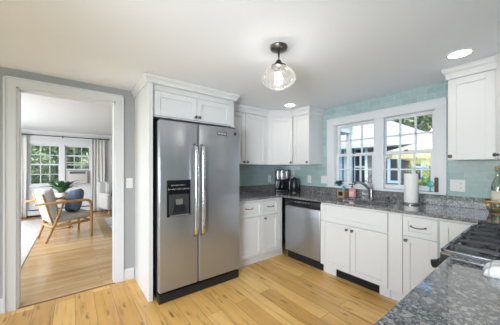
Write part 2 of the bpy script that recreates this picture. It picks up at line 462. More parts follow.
def tag(o, label, cat, group=None, kind=None):
    o['label'] = label; o['category'] = cat
    if group: o['group'] = group
    if kind: o['kind'] = kind
    return o
def thing(name, label, cat, loc, group=None, rotz=0):
    """Empty at the base; parts are written in world coordinates and converted"""
    o = bpy.data.objects.new(name, None); COL.objects.link(o)
    o.empty_display_size = .05
    o.location = loc; o.rotation_euler = (0, 0, rotz)
    ROOT[o.name] = (Matrix.Translation(loc) @ Matrix.Rotation(rotz, 4, 'Z')).inverted()
    return tag(o, label, cat, group)
def struct(name, mb, m, parent=None, bevel=0, seg=2):
    return mb.build(name, m, parent, bevel, seg, kind=None if parent else 'structure')
def copy_tree(o, parent=None):
    c = o.copy(); COL.objects.link(c); c.parent = parent
    for ch in o.children: copy_tree(ch, c)
    return c
# ------------------------------------------------------------ room shell
H = 2.215          # kitchen ceiling
LX = -5.43         # living-room window wall (inner face)
T = .13            # wall thickness
KX = 3.39          # range wall
KY = -5.5          # wall behind the camera

struct('floor', MB().box((0, KY, -.1), (KX, 0, 0)), 'floor')
struct('floor_living', MB().box((LX, -5.1, -.1), (0, 1.2, 0)), 'floor2')
struct('trim_1', MB().box((-.012, -3.48, 0), (.012, -2.677, .004)), mat('threshold_strip', (.22, .13, .06), .5))
struct('ceiling', MB().box((0, KY, H), (KX+T, T, H+.15)), 'ceil')
struct('ceiling_living', MB().box((LX-T, -5.1-T, 2.34), (-T, 1.2+T, 2.5)), 'lwall')
# wall A with the cased opening
DY0, DY1, DZ = -3.48, -2.677, 2.06
struct('wall_left', MB().box((-T, -5.1-T, 0), (0, DY0, 2.5)).box((-T, DY0, DZ), (0, DY1, 2.5)).box((-T, DY1, 0), (0, T+1.2, 2.5)), 'wall')
# window wall with double window hole
WX0, WX1, WZ0, WZ1 = 1.075, 2.285, 1.045, 1.955
struct('wall_window', MB().box((0, 0, 0), (WX0, T, H)).box((WX1, 0, 0), (KX+T, T, H)).box((WX0, 0, 0), (WX1, T, WZ0)).box((WX0, 0, WZ1), (WX1, T, H)), 'tileB')
struct('wall_right', MB().box((KX, KY, 0), (KX+T, 0, H)), 'tileC')
BX0, BX1, BZ0, BZ1 = .2, 3.2, .06, 2.14
struct('wall_back', MB().box((-.0, KY-T, 0), (BX0, KY, H)).box((BX1, KY-T, 0), (KX+T, KY, H)).box((BX0, KY-T, 0), (BX1, KY, BZ0)).box((BX0, KY-T, BZ1), (BX1, KY, H)), 'wall')
# living room walls
LY0, LY1, LZ0, LZ1 = -4.03, -2.62, .84, 2.0
LW = MB().box((LX-T, -5.1-T, 0), (LX, LY0, 2.5)).box((LX-T, LY1, 0), (LX, 1.2+T, 2.5)).box((LX-T, LY0, 0), (LX, LY1, LZ0)).box((LX-T, LY0, LZ1), (LX, LY1, 2.5))
struct('wall_far', LW, 'lwall')
struct('wall_living_front', MB().box((LX, -5.1-T, 0), (-4.3, -5.1, 2.5)).box((-.9, -5.1-T, 0), (-T, -5.1, 2.5)).box((-4.3, -5.1-T, 0), (-.9, -5.1, .55)).box((-4.3, -5.1-T, 2.15), (-.9, -5.1, 2.5)), 'lwall')
struct('wall_living_side', MB().box((LX, 1.2, 0), (-T, 1.2+T, 2.5)), 'lwall')
# crown strip at far wall/ceiling of living room
struct('trim_2', MB().extrude_profile([(0, 2.27), (0, 2.34), (.05, 2.34), (.05, 2.325), (.012, 2.27)], [(LX, -5.1), (LX, 1.2)][::-1] if False else [(LX, 1.2), (LX, -5.1)][::-1]), 'trim')

# door casing of the opening: jamb liner + face casing
dj = MB().box((-T-.005, DY0-.0, 0), (.005, DY0+.018, DZ)).box((-T-.005, DY1-.018, 0), (.005, DY1, DZ)).box((-T-.005, DY0, DZ-.018), (.005, DY1, DZ))
door = struct('door_1', dj, 'trim')
for s_, x0 in ((1, 0.0), (-1, -T)):
    c = MB(); a, b = x0, x0+.02*s_
    for y0, y1 in ((DY0-.078, DY0+.006), (DY1-.006, DY1+.078)):
        c.box((a, y0, 0), (b, y1, DZ+.002))
        yy0, yy1 = (y0, y0+.016) if y0 < DY0 else (y1-.016, y1)
        c.box((b, yy0, 0), (b+.01*s_, yy1, DZ+.078))
    c.box((a, DY0-.078, DZ-.006), (b, DY1+.078, DZ+.078))
    c.box((b, DY0-.078, DZ+.062), (b+.01*s_, DY1+.078, DZ+.078))
    c.build('door_casing', M['trim'], door, .003)
def baseboard(name, path, h=.13, t=.016):
    return struct(name, MB().extrude_profile([(0, 0), (t, 0), (t, h-.03), (t*.6, h-.012), (t*.35, h), (0, h)], path), 'trim')
# outward = right of travel direction
baseboard('baseboard_left', [(0, -2.49), (0, DY1+.079)][::-1])
baseboard('baseboard_left_front', [(0, DY0-.079), (0, KY)][::-1])
baseboard('baseboard_back', [(0.02, KY), (KX-.02, KY)][::-1])
baseboard('baseboard_living', [(LX, -5.08), (LX, -4.4)])

# ------------------------------------------------------------ windows
def sash(mb, x0, x1, z0, z1, fr, cols, rows, d0, d1, mw=.018, bot=None):
    """in local frame: x along, y outward(depth), z up"""
    bot = bot or fr
    mb.box((x0, d0, z0), (x0+fr, d1, z1)).box((x1-fr, d0, z0), (x1, d1, z1)).box((x0+fr, d0, z0), (x1-fr, d1, z0+bot)).box((x0+fr, d0, z1-fr), (x1-fr, d1, z1))
    gx0, gx1, gz0, gz1 = x0+fr, x1-fr, z0+bot, z1-fr
    m = (d0+d1)/2
    for i in range(1, cols):
        x = gx0+(gx1-gx0)*i/cols; mb.box((x-mw/2, m-.012, gz0), (x+mw/2, m+.012, gz1))
    for j in range(1, rows):
        z = gz0+(gz1-gz0)*j/rows; mb.box((gx0, m-.012, z-mw/2), (gx1, m+.012, z+mw/2))
    return gx0, gx1, gz0, gz1, m
# kitchen window (local frame = world, y outward)
win = struct('window_1', MB().box((WX0, .002, WZ0), (WX0+.02, T, WZ1)).box((WX1-.02, .002, WZ0), (WX1, T, WZ1)).box((WX0, .002, WZ1-.02), (WX1, T, WZ1)).box((WX0, .002, WZ0-.004), (WX1, T, WZ0+.004))
             .box((1.645, -.0, WZ0), (1.725, T, WZ1)), 'trim')
cs = MB()
cs.box((.972, -.022, 1.024), (1.085, 0, 1.935)).box((2.285, -.022, 1.024), (2.372, 0, 1.935)).box((.972, -.022, 1.935), (2.372, 0, 2.037))
cs.box((.972, -.030, 2.02), (2.372, -.022, 2.037)).box((.972, -.030, 1.024), (.985, -.022, 2.02)).box((2.359, -.030, 1.024), (2.372, -.022, 2.02)).box((1.675, -.018, 1.05), (1.765, 0, 1.94))
cs.build('window_casing', M['trim'], win, .003)
MB().box((.972, -.04, 1.025), (2.372, .03, 1.05)).build('window_sill', M['trim'], win, .004)
for x0, x1 in ((WX0+.02, 1.645), (1.725, WX1-.02)):
    # side liners bring the sash opening to the photographed width
    u = MB(); g1 = sash(u, x0, x1, 1.475, WZ1-.02, .034, 3, 2, .062, .095)
    us = u.build('upper_sash', M['trim'], win, .002)
    l = MB(); g2 = sash(l, x0, x1, 1.055, 1.515, .040, 3, 2, .028, .06, bot=.05)
    ls = l.build('lower_sash', M['trim'], win, .002)
    for g, o in ((g1, us), (g2, ls)):
        MB().box((g[0], g[4]-.002, g[2]), (g[1], g[4]+.002, g[3])).build('pane', M['pane'], o)
    MB().box(((x0+x1)/2-.02, .018, 1.505), ((x0+x1)/2+.02, .028, 1.522)).build('sash_lock', M['nickel'], ls, .002)
# living-room window: local frame x->y world, outward -> -x
fl = frame((LX, 0, 0), (0, 1, 0), (-1, 0, 0))
win2 = struct('window_2', MB(fl).box((LY0, .0, LZ0), (LY0+.03, T, LZ1)).box((LY1-.03, 0, LZ0), (LY1, T, LZ1)).box((LY0, 0, LZ1-.03), (LY1, T, LZ1)).box((LY0, 0, LZ0), (LY1, T, LZ0+.02)).box((-3.355, -.0, LZ0), (-3.26, T, LZ1)), 'trim')
MB(fl).box((LY0-.09, -.02, LZ0), (LY0+.01, 0, LZ1+.08)).box((LY1-.01, -.02, LZ0), (LY1+.09, 0, LZ1+.08)).box((LY0-.09, -.02, LZ1-.01), (LY1+.09, 0, LZ1+.09)).box((-3.36, -.015, LZ0), (-3.255, 0, LZ1)).build('window_casing', M['trim'], win2, .003)
MB(fl).box((LY0-.1, -.05, LZ0-.03), (LY1+.1, 0.02, LZ0+.0)).build('window_sill', M['trim'], win2, .004)
for y0, y1, lz in ((LY0+.03, -3.355, LZ0+.02), (-3.26, LY1-.03, 1.26)):
    u = MB(fl); g1 = sash(u, y0, y1, 1.40, LZ1-.03, .035, 3, 2, .06, .09); us = u.build('upper_sash', M['trim'], win2)
    l = MB(fl); g2 = sash(l, y0, y1, lz, 1.44 if lz < 1 else 1.70, .04, 3, 2, .025, .055); ls = l.build('lower_sash', M['trim'], win2)
    for g, o in ((g1, us), (g2, ls)):
        MB(fl).box((g[0], g[4]-.002, g[2]), (g[1], g[4]+.002, g[3])).build('pane', M['pane'], o)
# unseen plain frame added around the opening made for the back fill lamp
w3 = MB().box((BX0, KY-T, BZ0), (BX0+.05, KY+.01, BZ1)).box((BX1-.05, KY-T, BZ0), (BX1, KY+.01, BZ1)).box((BX0, KY-T, BZ0), (BX1, KY+.01, BZ0+.05)).box((BX0, KY-T, BZ1-.05), (BX1, KY+.01, BZ1))
for k in (1, 2): w3.box((BX0+(BX1-BX0)*k/3-.03, KY-.08, BZ0), (BX0+(BX1-BX0)*k/3+.03, KY-.03, BZ1))
struct('fill_frame_back', w3, 'trim')
w4 = MB().box((KX-.012, -5.26, .68), (KX-.001, -5.16, 2.04)).box((KX-.012, -3.94, .68), (KX-.001, -3.84, 2.04)).box((KX-.012, -5.16, .68), (KX-.001, -3.94, .74)).box((KX-.012, -5.16, 1.96), (KX-.001, -3.94, 2.04))
struct('fill_frame_side', w4, 'trim')  # made-up frame on the solid wall, added around the side fill lamp

# ------------------------------------------------------------ cabinetry
def shaker(F, w, h, t=.02, fr=.057, rec=.0135):
    """door/drawer front in frame F: x 0..w, z 0..h, y 0..t outward"""
    mb = MB(F)
    mb.box((0, 0, 0), (fr, t, h)).box((w-fr, 0, 0), (w, t, h)).box((fr, 0, 0), (w-fr, t, fr)).box((fr, 0, h-fr), (w-fr, t, h))
    mb.box((fr-.002, 0, fr-.002), (w-fr+.002, t-rec, h-fr+.002))
    return mb
def slab(F, w, h, t=.02): return MB(F).box((0, 0, 0), (w, t, h))
def knob(F, x, z, t=.02, m='nickel'):
    G = F @ Matrix.Translation((x, t, z))
    return MB(G).lathe([(.011, 0), (.011, .003), (.006, .006), (.006, .014), (.013, .019), (.0165, .025), (.0145, .030), (.006, .033), (.0001, .0335)], n=16, axis='y')
def pull(F, x, z, L=.11, t=.02):
    G = F @ Matrix.Translation((x, t, z))
    mb = MB(G)
    pts = []
    for i in range(13):
        u = i/12; pts.append(((u-.5)*L, .008+.024*math.sin(PI*u)**.6, -.006*math.sin(PI*u)))
    mb.tube(pts, .0052, 8)
    for sx in (-1, 1): mb.lathe([(.009, 0), (.009, .004), (.006, .008), (.0001, .0085)], (sx*L/2, 0, 0), 12, 'y')
    return mb
def front(parent, F, x, z, w, h, kind='door', kn=None, hd=None, fr=.057):
    G = F @ Matrix.Translation((x+.0028, 0, z+.0028))
    o = shaker(G, w-.0056, h-.0056, fr=fr).build(kind, M['cab'], parent, .0015, 1)
    if kn: knob(F, kn[0], kn[1]).build('knob', M['nickel'], o, label='dark nickel knob')
    if hd: pull(F, hd[0], hd[1]).build('handle', M['nickel'], o, label='dark nickel bail handle')
    return o
crown = [(0, 0), (.010, 0), (.012, .022), (.020, .045), (.033, .062), (.038, .078), (.038, .100), (0, .100)]
def crown_at(z0): return [(o, z0 + z/.100*(H-.002-z0)) for o, z in crown]

# --- refrigerator surround and cabinet over it
fc = thing('refrigerator_cabinet', 'white cabinet with two shaker doors bridging over the steel refrigerator, tall side panel and crown', 'cabinet', (.31, -1.97, 0))
FX = .60
MB().box((.001, -2.482, 0), (.637, -2.44, 2.14)).build('side_panel', M['cab'], fc, .002)
MB().box((.001, -2.44, 1.822), (FX, -1.478, 2.14)).build('body', M['cab'], fc, .001)
MB().box((FX, -2.44, 1.822), (FX+.012, -2.425, 2.14)).box((FX, -1.515, 1.822), (FX+.012, -1.478, 2.14)).box((FX, -2.425, 2.085), (FX+.012, -1.515, 2.14)).build('face_frame', M['cab'], fc)
MB().box((.001, -1.478, .0), (.60, -1.46, 2.14)).build('side_panel', M['cab'], fc)
F = frame((FX, 0, 0), (0, 1, 0), (1, 0, 0))
front(fc, F, -2.424, 1.832, .455, .25, kn=(-1.99, 1.866))
front(fc, F, -1.969, 1.832, .452, .25, kn=(-1.948, 1.866))
MB().extrude_profile(crown_at(2.140), [(.001, -2.482), (.637, -2.482), (.637, -1.46), (.40, -1.46)]).box((.002, -2.47, 2.1405), (.62, -1.47, 2.17)).build('crown_molding', M['cab'], fc)

# --- refrigerator
fr_ = thing('refrigerator', 'tall stainless steel side-by-side refrigerator with two long bar handles', 'refrigerator', (.38, -1.965, 0))
y0, y1, ym = -2.418, -1.488, -2.019
MB().box((.04, y0+.008, .02), (.675, y1-.008, 1.765)).build('body', M['blackm'], fr_, .004, label='black refrigerator cabinet sides')
for a, b in ((y0, ym-.0045), (ym+.0045, y1)):
    d = MB().rbox((.685, a, .108), (.765, b, 1.768), .012, 3).build('door', M['steel'], fr_)
    if a == y0:
        dl = d
    else: dr = d
MB().box((.676, ym-.0035, .11), (.752, ym+.0035, 1.764)).build('gap_shade_strip', M['blackm'], fr_, label='black strip standing in for shade in the gap between the doors')  # dark strip added as painted shade in the door gap
def fridge_handle(y, par):
    mb = MB(); pts = []
    for i in range(25):
        u = i/24; z = .60+.95*u
        pts.append((.766+.050*min(1, math.sin(PI*u)*7)**.7+.006*math.sin(PI*u), y, z))
    mb.tube(pts, .018, 12, flat=.6)
    return mb.build('handle', M['chrome'], par, label='long bowed bar handle')
M['chrome'].node_tree.nodes['Principled BSDF'].inputs['Roughness'].default_value = .2
fridge_handle(-2.062, dl); fridge_handle(-1.985, dr)
# dispenser
MB().box((.766, -2.348, .825), (.7685, -2.108, 1.185)).build('dispenser', M['glassblk'], dl, .001, label='black ice and water dispenser')
disp = [c for c in dl.children if c.name.startswith('dispenser')][0]
GR = mat('dispenser_recess_grey', (.045, .047, .05), .35)
MB().box((.7685, -2.335, .845), (.770, -2.12, 1.03)).build('recess', GR, fr_) if False else None
MB().box((.7686, -2.328, .850), (.7694, -2.128, 1.045)).build('recess_panel', GR, fr_, label='dark grey dispenser recess')
GL = mat('dispenser_grey', (.16, .165, .17), .35)
MB()._add([(.7695, -2.27, .985), (.7695, -2.185, .985), (.7695, -2.16, .865), (.7695, -2.30, .865), (.774, -2.27, .985), (.774, -2.185, .985), (.784, -2.16, .865), (.784, -2.30, .865)],
          [(0, 1, 2, 3), (7, 6, 5, 4), (0, 4, 5, 1), (1, 5, 6, 2), (2, 6, 7, 3), (3, 7, 4, 0)]).build('paddle', M['black'], fr_, .002, label='black dispenser paddle')
MB().box((.7695, -2.262, .945), (.790, -2.195, 1.0)).build('nozzle', GL, fr_, .002, label='grey dispenser nozzle block')
MB().box((.7695, -2.32, .832), (.792, -2.125, .846)).build('drip_tray', GL, fr_, .002)
# handwritten pale lines on the dark dispenser face
CH = mat('chalk_white', (.62, .62, .60), .8)
sc = MB()
def scribble(y0, y1, z, amp, n, ph):
    pts = [(.7692, y0+(y1-y0)*i/n + .004*math.sin(i*1.9+ph), z+amp*math.sin(i*1.35+ph)*(.55+.45*math.sin(i*.41+ph))) for i in range(n+1)]
    sc.tube(pts, .0011, 4)
scribble(-2.31, -2.16, 1.135, .007, 46, .3); scribble(-2.335, -2.125, 1.097, .011, 60, 1.7)
sc.build('lettering', CH, fr_, label='pale handwritten lettering on the dispenser')
MB().box((.7662, -1.795, 1.672), (.7685, -1.675, 1.712)).build('badge', GR, dr, label='small dark rectangular badge')
lg = MB()
for i in range(6): lg.box((.7686, -1.787+i*.018, 1.682), (.7692, -1.777+i*.018, 1.703))
lg.build('badge_lettering', CH, dr)
MB().box((.7662, -1.572, 1.688), (.7690, -1.542, 1.722)).build('badge', GR, dr, .001, label='small square badge in the top corner')
g = MB().box((.66, y0+.004, .0), (.745, y1-.004, .085)).box((.745, y0+.02, .01), (.752, y1-.02, .07))
for k in range(9): g.box((.752, y0+.12+k*.08, .03), (.754, y0+.18+k*.08, .038))
g.build('kick_grille', M['black'], fr_, .004, label='black kick grille')
for ya_ in (y0+.03, y1-.12): MB().box((.60, ya_, 1.765), (.72, ya_+.09, 1.785)).build('hinge_cover', M['black'], fr_, .004)

# --- upper cabinets left of the window
UZ0, UZ1 = 1.362, 2.112
def upper_group(label): return 'upper cabinets in the left corner'
UF = .31
u1 = thing('wall_cabinet', 'two-door white shaker upper cabinet just to the right of the refrigerator', 'cabinet', (.15, -1.05, UZ0))
MB().box((.001, -1.458, UZ0), (UF, -.647, UZ1)).build('body', M['cab'], u1)
F = frame((UF, 0, 0), (0, 1, 0), (1, 0, 0))
front(u1, F, -1.455, UZ0, .373, UZ1-UZ0-.005, kn=(-1.115, UZ0+.035))
front(u1, F, -1.082, UZ0, .400, UZ1-UZ0-.005, kn=(-1.052, UZ0+.035))
MB().box((UF, -.68, UZ0), (UF+.018, -.647, UZ1)).build('filler', M['cab'], u1)
u2 = thing('corner_cabinet', 'white single-door diagonal upper cabinet in the corner above the coffee maker', 'cabinet', (.28, -.3, UZ0))
P0, P1 = Vector((.33, -.645)), Vector((.57, -.33))
MB().prism([(.001, -.645), (.325, -.645), (.556, -.330), (.556, -.001), (.001, -.001)], UZ0, UZ1).build('body', M['cab'], u2)
dvec = (P1-P0).normalized(); nvec = Vector((dvec.y, -dvec.x)); Ld = (P1-P0).length
F = frame((P0.x-nvec.x*.012, P0.y-nvec.y*.012, 0), (dvec.x, dvec.y, 0), (nvec.x, nvec.y, 0))
front(u2, F, .012, UZ0, Ld-.024, UZ1-UZ0-.005, kn=(Ld-.045, UZ0+.035))
u3 = thing('wall_cabinet', 'narrow one-door white upper cabinet ending beside the double window', 'cabinet', (.72, -.16, UZ0))
MB().box((.558, -.31, UZ0), (.876, -.001, UZ1)).build('body', M['cab'], u3)
F = frame((0, -.31, 0), (1, 0, 0), (0, -1, 0))
front(u3, F, .574, UZ0, .302, UZ1-UZ0-.005, kn=(.848, UZ0+.035))
cr = MB().extrude_profile(crown_at(2.108), [(.33, -1.458), (.33, -.645), (.57, -.33), (.876, -.33), (.876, -.001)])
cr.prism([(.002, -1.455), (.325, -1.455), (.325, -.645), (.565, -.325), (.87, -.325), (.87, -.002), (.002, -.002)], 2.1135, 2.16)
tag(cr.build('crown_molding', M['cab']), 'stepped white crown moulding over the left corner upper cabinets', 'molding')

# --- upper cabinets right of the window
u4 = thing('wall_cabinet', 'large white shaker upper cabinet right of the double window under the recessed light', 'cabinet', (2.59, -.16, 1.375))
RZ0, RZ1 = 1.375, 2.118
MB().box((2.441, -.31, RZ0), (2.752, -.001, RZ1)).build('body', M['cab'], u4)
F = frame((0, -.31, 0), (1, 0, 0), (0, -1, 0))
front(u4, F, 2.441, RZ0, .306, RZ1-RZ0-.005, kn=(2.463, RZ0+.035))
u5 = thing('corner_cabinet', 'white diagonal corner upper cabinet at the right edge above the oil bottles', 'cabinet', (3.05, -.3, RZ0))
MB().prism([(2.754, -.001), (2.754, -.325), (3.07, -.645), (KX-.001, -.645), (KX-.001, -.001)], RZ0, RZ1).build('body', M['cab'], u5)
Q0, Q1 = Vector((2.753, -.325)), Vector((3.07, -.645)); d2 = (Q1-Q0).normalized(); n2 = Vector((d2.y, -d2.x))
F = frame((Q0.x, Q0.y, 0), (d2.x, d2.y, 0), (n2.x, n2.y, 0))
front(u5, F, .006, RZ0, (Q1-Q0).length-.012, RZ1-RZ0-.005, kn=(.03, RZ0+.035))
cr = MB().extrude_profile(crown_at(2.112), [(2.441, -.001), (2.441, -.33), (2.755, -.33), (3.07, -.65), (KX-.001, -.65)])
cr.prism([(2.447, -.002), (2.447, -.325), (2.755, -.325), (3.06, -.64), (KX-.002, -.64), (KX-.002, -.002)], 2.1195, 2.16)
tag(cr.build('crown_molding', M['cab']), 'stepped white crown moulding over the upper cabinets right of the window', 'molding')

# --- base cabinets
CZ = .884
def base_body(parent, x0, x1, F, depth=.59, z0=.112, z1=.876):
    return MB(F).box((x0, -depth, z0), (x1, 0, z1)).build('body', M['cab'], parent)
# run A (under the left counter)
FA = frame((.585, 0, 0), (0, 1, 0), (1, 0, 0))
b1 = thing('base_cabinet', 'white base cabinet with two drawers over two doors between refrigerator and corner', 'cabinet', (.3, -1.05, 0))
base_body(b1, -1.455, -.625, FA, .58)
front(b1, FA, -1.445, .655, .442, .19, 'drawer', hd=(-1.225, .772), fr=.04)
front(b1, FA, -1.003, .655, .318, .19, 'drawer', hd=(-.845, .768), fr=.04)
front(b1, FA, -1.445, .118, .442, .53, kn=(-1.41, .612))
front(b1, FA, -1.003, .118, .318, .53, kn=(-.953, .612))
MB().box((.585, -.683, .112), (.603, -.612, .876)).build('filler', M['cab'], b1)
MB().box((.52, -1.455, 0), (.54, -.54, .113)).build('toe_kick', M['trim'], b1)
# dishwasher
dw = thing('dishwasher', 'stainless steel dishwasher with black control strip under the corner counter', 'dishwasher', (.96, -.3, 0))
MB().box((.668, -.56, .10), (1.262, -.02, .872)).build('body', M['blackm'], dw)
MB().rbox((.668, -.612, .128), (1.262, -.565, .775), .008, 2).build('door', M['steel'], dw)
cp = MB().rbox((.668, -.618, .782), (1.262, -.565, .868), .008, 2).build('control_panel', M['black'], dw, label='black glossy control strip')
MB().rbox((.76, -.640, .79), (1.17, -.618, .815), .006, 2).build('pocket_handle', M['glassblk'], cp)
t_ = MB()
for k in range(6): t_.box((.86+k*.045, -.6192, .838), (.875+k*.045, -.6183, .843))
t_.build('indicator_marks', CH, cp)
MB().box((.66, -.545, .0), (1.268, -.53, .10)).build('kick_plate', M['blackm'], dw)
# run B
FB = frame((0, -.60, 0), (1, 0, 0), (0, -1, 0))
b2 = thing('sink_cabinet', 'white sink base cabinet with false drawer front and two doors under the window', 'cabinet', (1.66, -.3, 0))
MB().box((1.272, -.598, .112), (2.048, -.555, .876)).box((1.272, -.555, .112), (1.30, -.02, .876)).box((2.02, -.555, .112), (2.048, -.02, .876)).box((1.30, -.555, .112), (2.02, -.02, .13)).build('body', M['cab'], b2)
front(b2, FB, 1.274, .662, .774, .20, 'false_front', fr=.05)
front(b2, FB, 1.274, .118, .387, .538, kn=(1.627, .612))
front(b2, FB, 1.661, .118, .387, .538, kn=(1.690, .612))
for xa_, xb_ in ((1.272, 1.445), (1.94, 2.045)): MB().box((xa_, -.545, 0), (xb_, -.53, .112)).build('toe_kick', M['trim'], b2)
v_ = MB().box((1.445, -.538, .0), (1.94, -.534, .112))
for k in range(9): v_.box((1.46, -.542, .012+k*.011), (1.925, -.538, .016+k*.011))
v_.build('floor_vent', M['black'], b2, label='black toe-space heater vent')
b3 = thing('base_cabinet', 'white base cabinet with one drawer over one door right of the sink cabinet', 'cabinet', (2.24, -.3, 0))
base_body(b3, 2.050, 2.440, FB)
MB(FB).box((2.052, 0, .118), (2.172, .018, .874)).build('filler', M['cab'], b3, .001)
front(b3, FB, 2.174, .682, .264, .178, 'drawer', hd=(2.296, .772), fr=.042)
front(b3, FB, 2.174, .118, .264, .558, kn=(2.205, .640))
MB().box((2.05, -.545, 0), (2.44, -.53, .112)).build('toe_kick', M['trim'], b3)
b4 = thing('corner_base_cabinet', 'white blind corner base panel behind the range front', 'cabinet', (2.6, -.3, 0))
MB(FB).box((2.443, -.59, .112), (2.76, 0, .876)).build('body', M['cab'], b4)
front(b4, FB, 2.445, .118, .31, .745)
MB().box((2.445, -.545, 0), (2.76, -.53, .112)).build('toe_kick', M['trim'], b4)
b5 = thing('base_cabinet', 'white narrow base cabinet between the range and the window counter', 'cabinet', (3.0, -.75, 0))
MB().box((2.79, -.955, .0), (KX-.005, -.605, .876)).build('body', M['cab'], b5)
FC = frame((2.79, 0, 0), (0, 1, 0), (-1, 0, 0))
front(b5, FC, -.952, .118, .28, .745)
b6 = thing('base_cabinet', 'white base cabinet run under the near granite counter in the right foreground', 'cabinet', (3.1, -2.6, 0))
MB().box((2.79, -3.68, .112), (KX-.005, -1.735, .876)).build('body', M['cab'], b6)
for k in range(4):
    front(b6, FC, -3.67+k*.4825, .682, .4825, .178, 'drawer', hd=(-3.67+k*.4825+.24, .772), fr=.042)
    front(b6, FC, -3.67+k*.4825, .118, .4825, .558, kn=(-3.67+k*.4825+.05, .63))
MB().box((2.86, -3.68, 0), (2.875, -1.735, .112)).build('toe_kick', M['trim'], b6)

# ------------------------------------------------------------ countertops
def plate(xs, ys, hole, z0, z1):
    """grid-cell plate without inner faces; hole(cx,cy)->True where empty"""
    mb = MB(); bm = mb.bm; nx, ny = len(xs)-1, len(ys)-1
    full = {(i, j) for i in range(nx) for j in range(ny) if not hole((xs[i]+xs[i+1])/2, (ys[j]+ys[j+1])/2)}
    V = {}
    def v(i, j, z):
        k = (i, j, z)
        if k not in V: V[k] = bm.verts.new((xs[i], ys[j], z))
        return V[k]
    for i, j in full:
        bm.faces.new([v(i, j, z1), v(i+1, j, z1), v(i+1, j+1, z1), v(i, j+1, z1)])
        bm.faces.new([v(i, j, z0), v(i, j+1, z0), v(i+1, j+1, z0), v(i+1, j, z0)])
        for (di, dj, a, b) in ((-1, 0, (i, j), (i, j+1)), (1, 0, (i+1, j), (i+1, j+1)), (0, -1, (i, j), (i+1, j)), (0, 1, (i, j+1), (i+1, j+1))):
            if (i+di, j+dj) not in full:
                bm.faces.new([v(*a, z0), v(*b, z0), v(*b, z1), v(*a, z1)])
    return mb
SX0, SX1, SY0, SY1 = 1.36, 1.96, -.525, -.175
def hole(x, y):
    if SX0 < x < SX1 and SY0 < y < SY1: return True
    inA = x < .645 and y > -1.457; inB = y > -.648; inC = x > 2.735 and y > -.958
    return not (inA or inB or inC)
ct = thing('countertop', 'grey speckled granite countertop running from the refrigerator around under the window', 'countertop', (1.7, -.3, CZ))
plate([.001, .645, SX0, SX1, 2.735, KX-.001], [-1.457, -.958, -.648, SY0, SY1, -.001], hole, CZ, .914).build('slab', M['granite'], ct, .003)
MB().box((.001, -1.457, .9142), (.02, -.02, 1.022)).box((.001, -.02, .9142), (KX-.02, -.001, 1.022)).box((KX-.02, -.958, .9142), (KX-.001, -.001, 1.022)).build('upstand', M['granite'], ct, .002, label='low granite upstand along the wall')
ct2 = thing('countertop', 'polished grey granite countertop in the right foreground holding a folded towel', 'countertop', (3.0, -2.7, CZ))
MB().box((2.735, -3.70, CZ), (KX-.001, -1.733, .914)).build('slab', M['granite'], ct2, .003)
MB().box((KX-.02, -3.70, .9142), (KX-.001, -1.733, 1.022)).build('upstand', M['granite'], ct2, .002)

# sink (undermount bowl)
sk = thing('sink', 'undermount stainless sink bowl set in the granite under the window', 'sink', (1.66, -.35, .70))
def bowl():
    mb = MB(); a = .008
    x0, x1, y0, y1, zt, zb = SX0-.005, SX1+.005, SY0-.005, SY1+.005, .883, .70
    ring = lambda d, z: [(x0+d, y0+d, z), (x1-d, y0+d, z), (x1-d, y1-d, z), (x0+d, y1-d, z)]
    L = [ring(-.02, zt), ring(0, zt), ring(.012, zb), ring(.014, zb), ring(0-.004, zb-.004), ring(-.006, zt-.004), ring(-.02, zt-.004)]
    vs = [p for r in L for p in r]; fs = []
    for i in range(len(L)-1):
        if i == 2: continue
        if i == 3: continue
        for k in range(4): fs.append((i*4+k, i*4+(k+1) % 4, (i+1)*4+(k+1) % 4, (i+1)*4+k))
    fs.append((8, 9, 10, 11)); fs.append((16, 17, 18, 19))
    return mb._add(vs, fs)
bowl().build('bowl', M['steelsink'], sk)
MB().lathe([(.045, .7005), (.045, .703), (.03, .7035), (.001, .702)], (1.66, -.35, 0), 20).build('drain', M['chrome'], sk)

# faucet
fa = thing('faucet', 'dark brushed nickel single-lever faucet arching over the sink', 'faucet', (1.665, -.12, .914))
NK = mat('brushed_nickel', (.22, .22, .225), .25, 1)
MB().lathe([(.034, .9145), (.034, .922), (.026, .928), (.024, .945), (.021, 1.0), (.023, 1.045), (.018, 1.06), (.001, 1.062)], (1.665, -.12, 0), 20).build('base', NK, fa)
pts = []; rr = []
for i in range(17):
    u = i/16
    pts.append((1.66-.185*u, -.125-.10*u, 1.02+.118*math.sin(min(1, u*1.05)*PI*.66)-.02*u*u)); rr.append(.0165-.003*u+(.005 if u > .82 else 0))
MB().tube(pts, rr, 12).build('spout', NK, fa)
MB().tube([(1.665, -.12, 1.055), (1.66, -.115, 1.09), (1.64, -.12, 1.125), (1.60, -.13, 1.145), (1.575, -.135, 1.148)], [.012, .011, .009, .008, .007], 10).build('lever', NK, fa)
sd = thing('soap_dispenser', 'short nickel soap pump set in the granite right of the faucet', 'soap dispenser', (1.86, -.12, .914))
MB().lathe([(.018, .9145), (.018, .92), (.011, .925), (.010, .955), (.014, .958), (.014, .968), (.001, .97)], (1.86, -.12, 0), 16).build('base', NK, sd)
MB().tube([(1.86, -.12, .962), (1.86, -.15, .966), (1.86, -.165, .96)], .005, 8).build('spout', NK, sd)

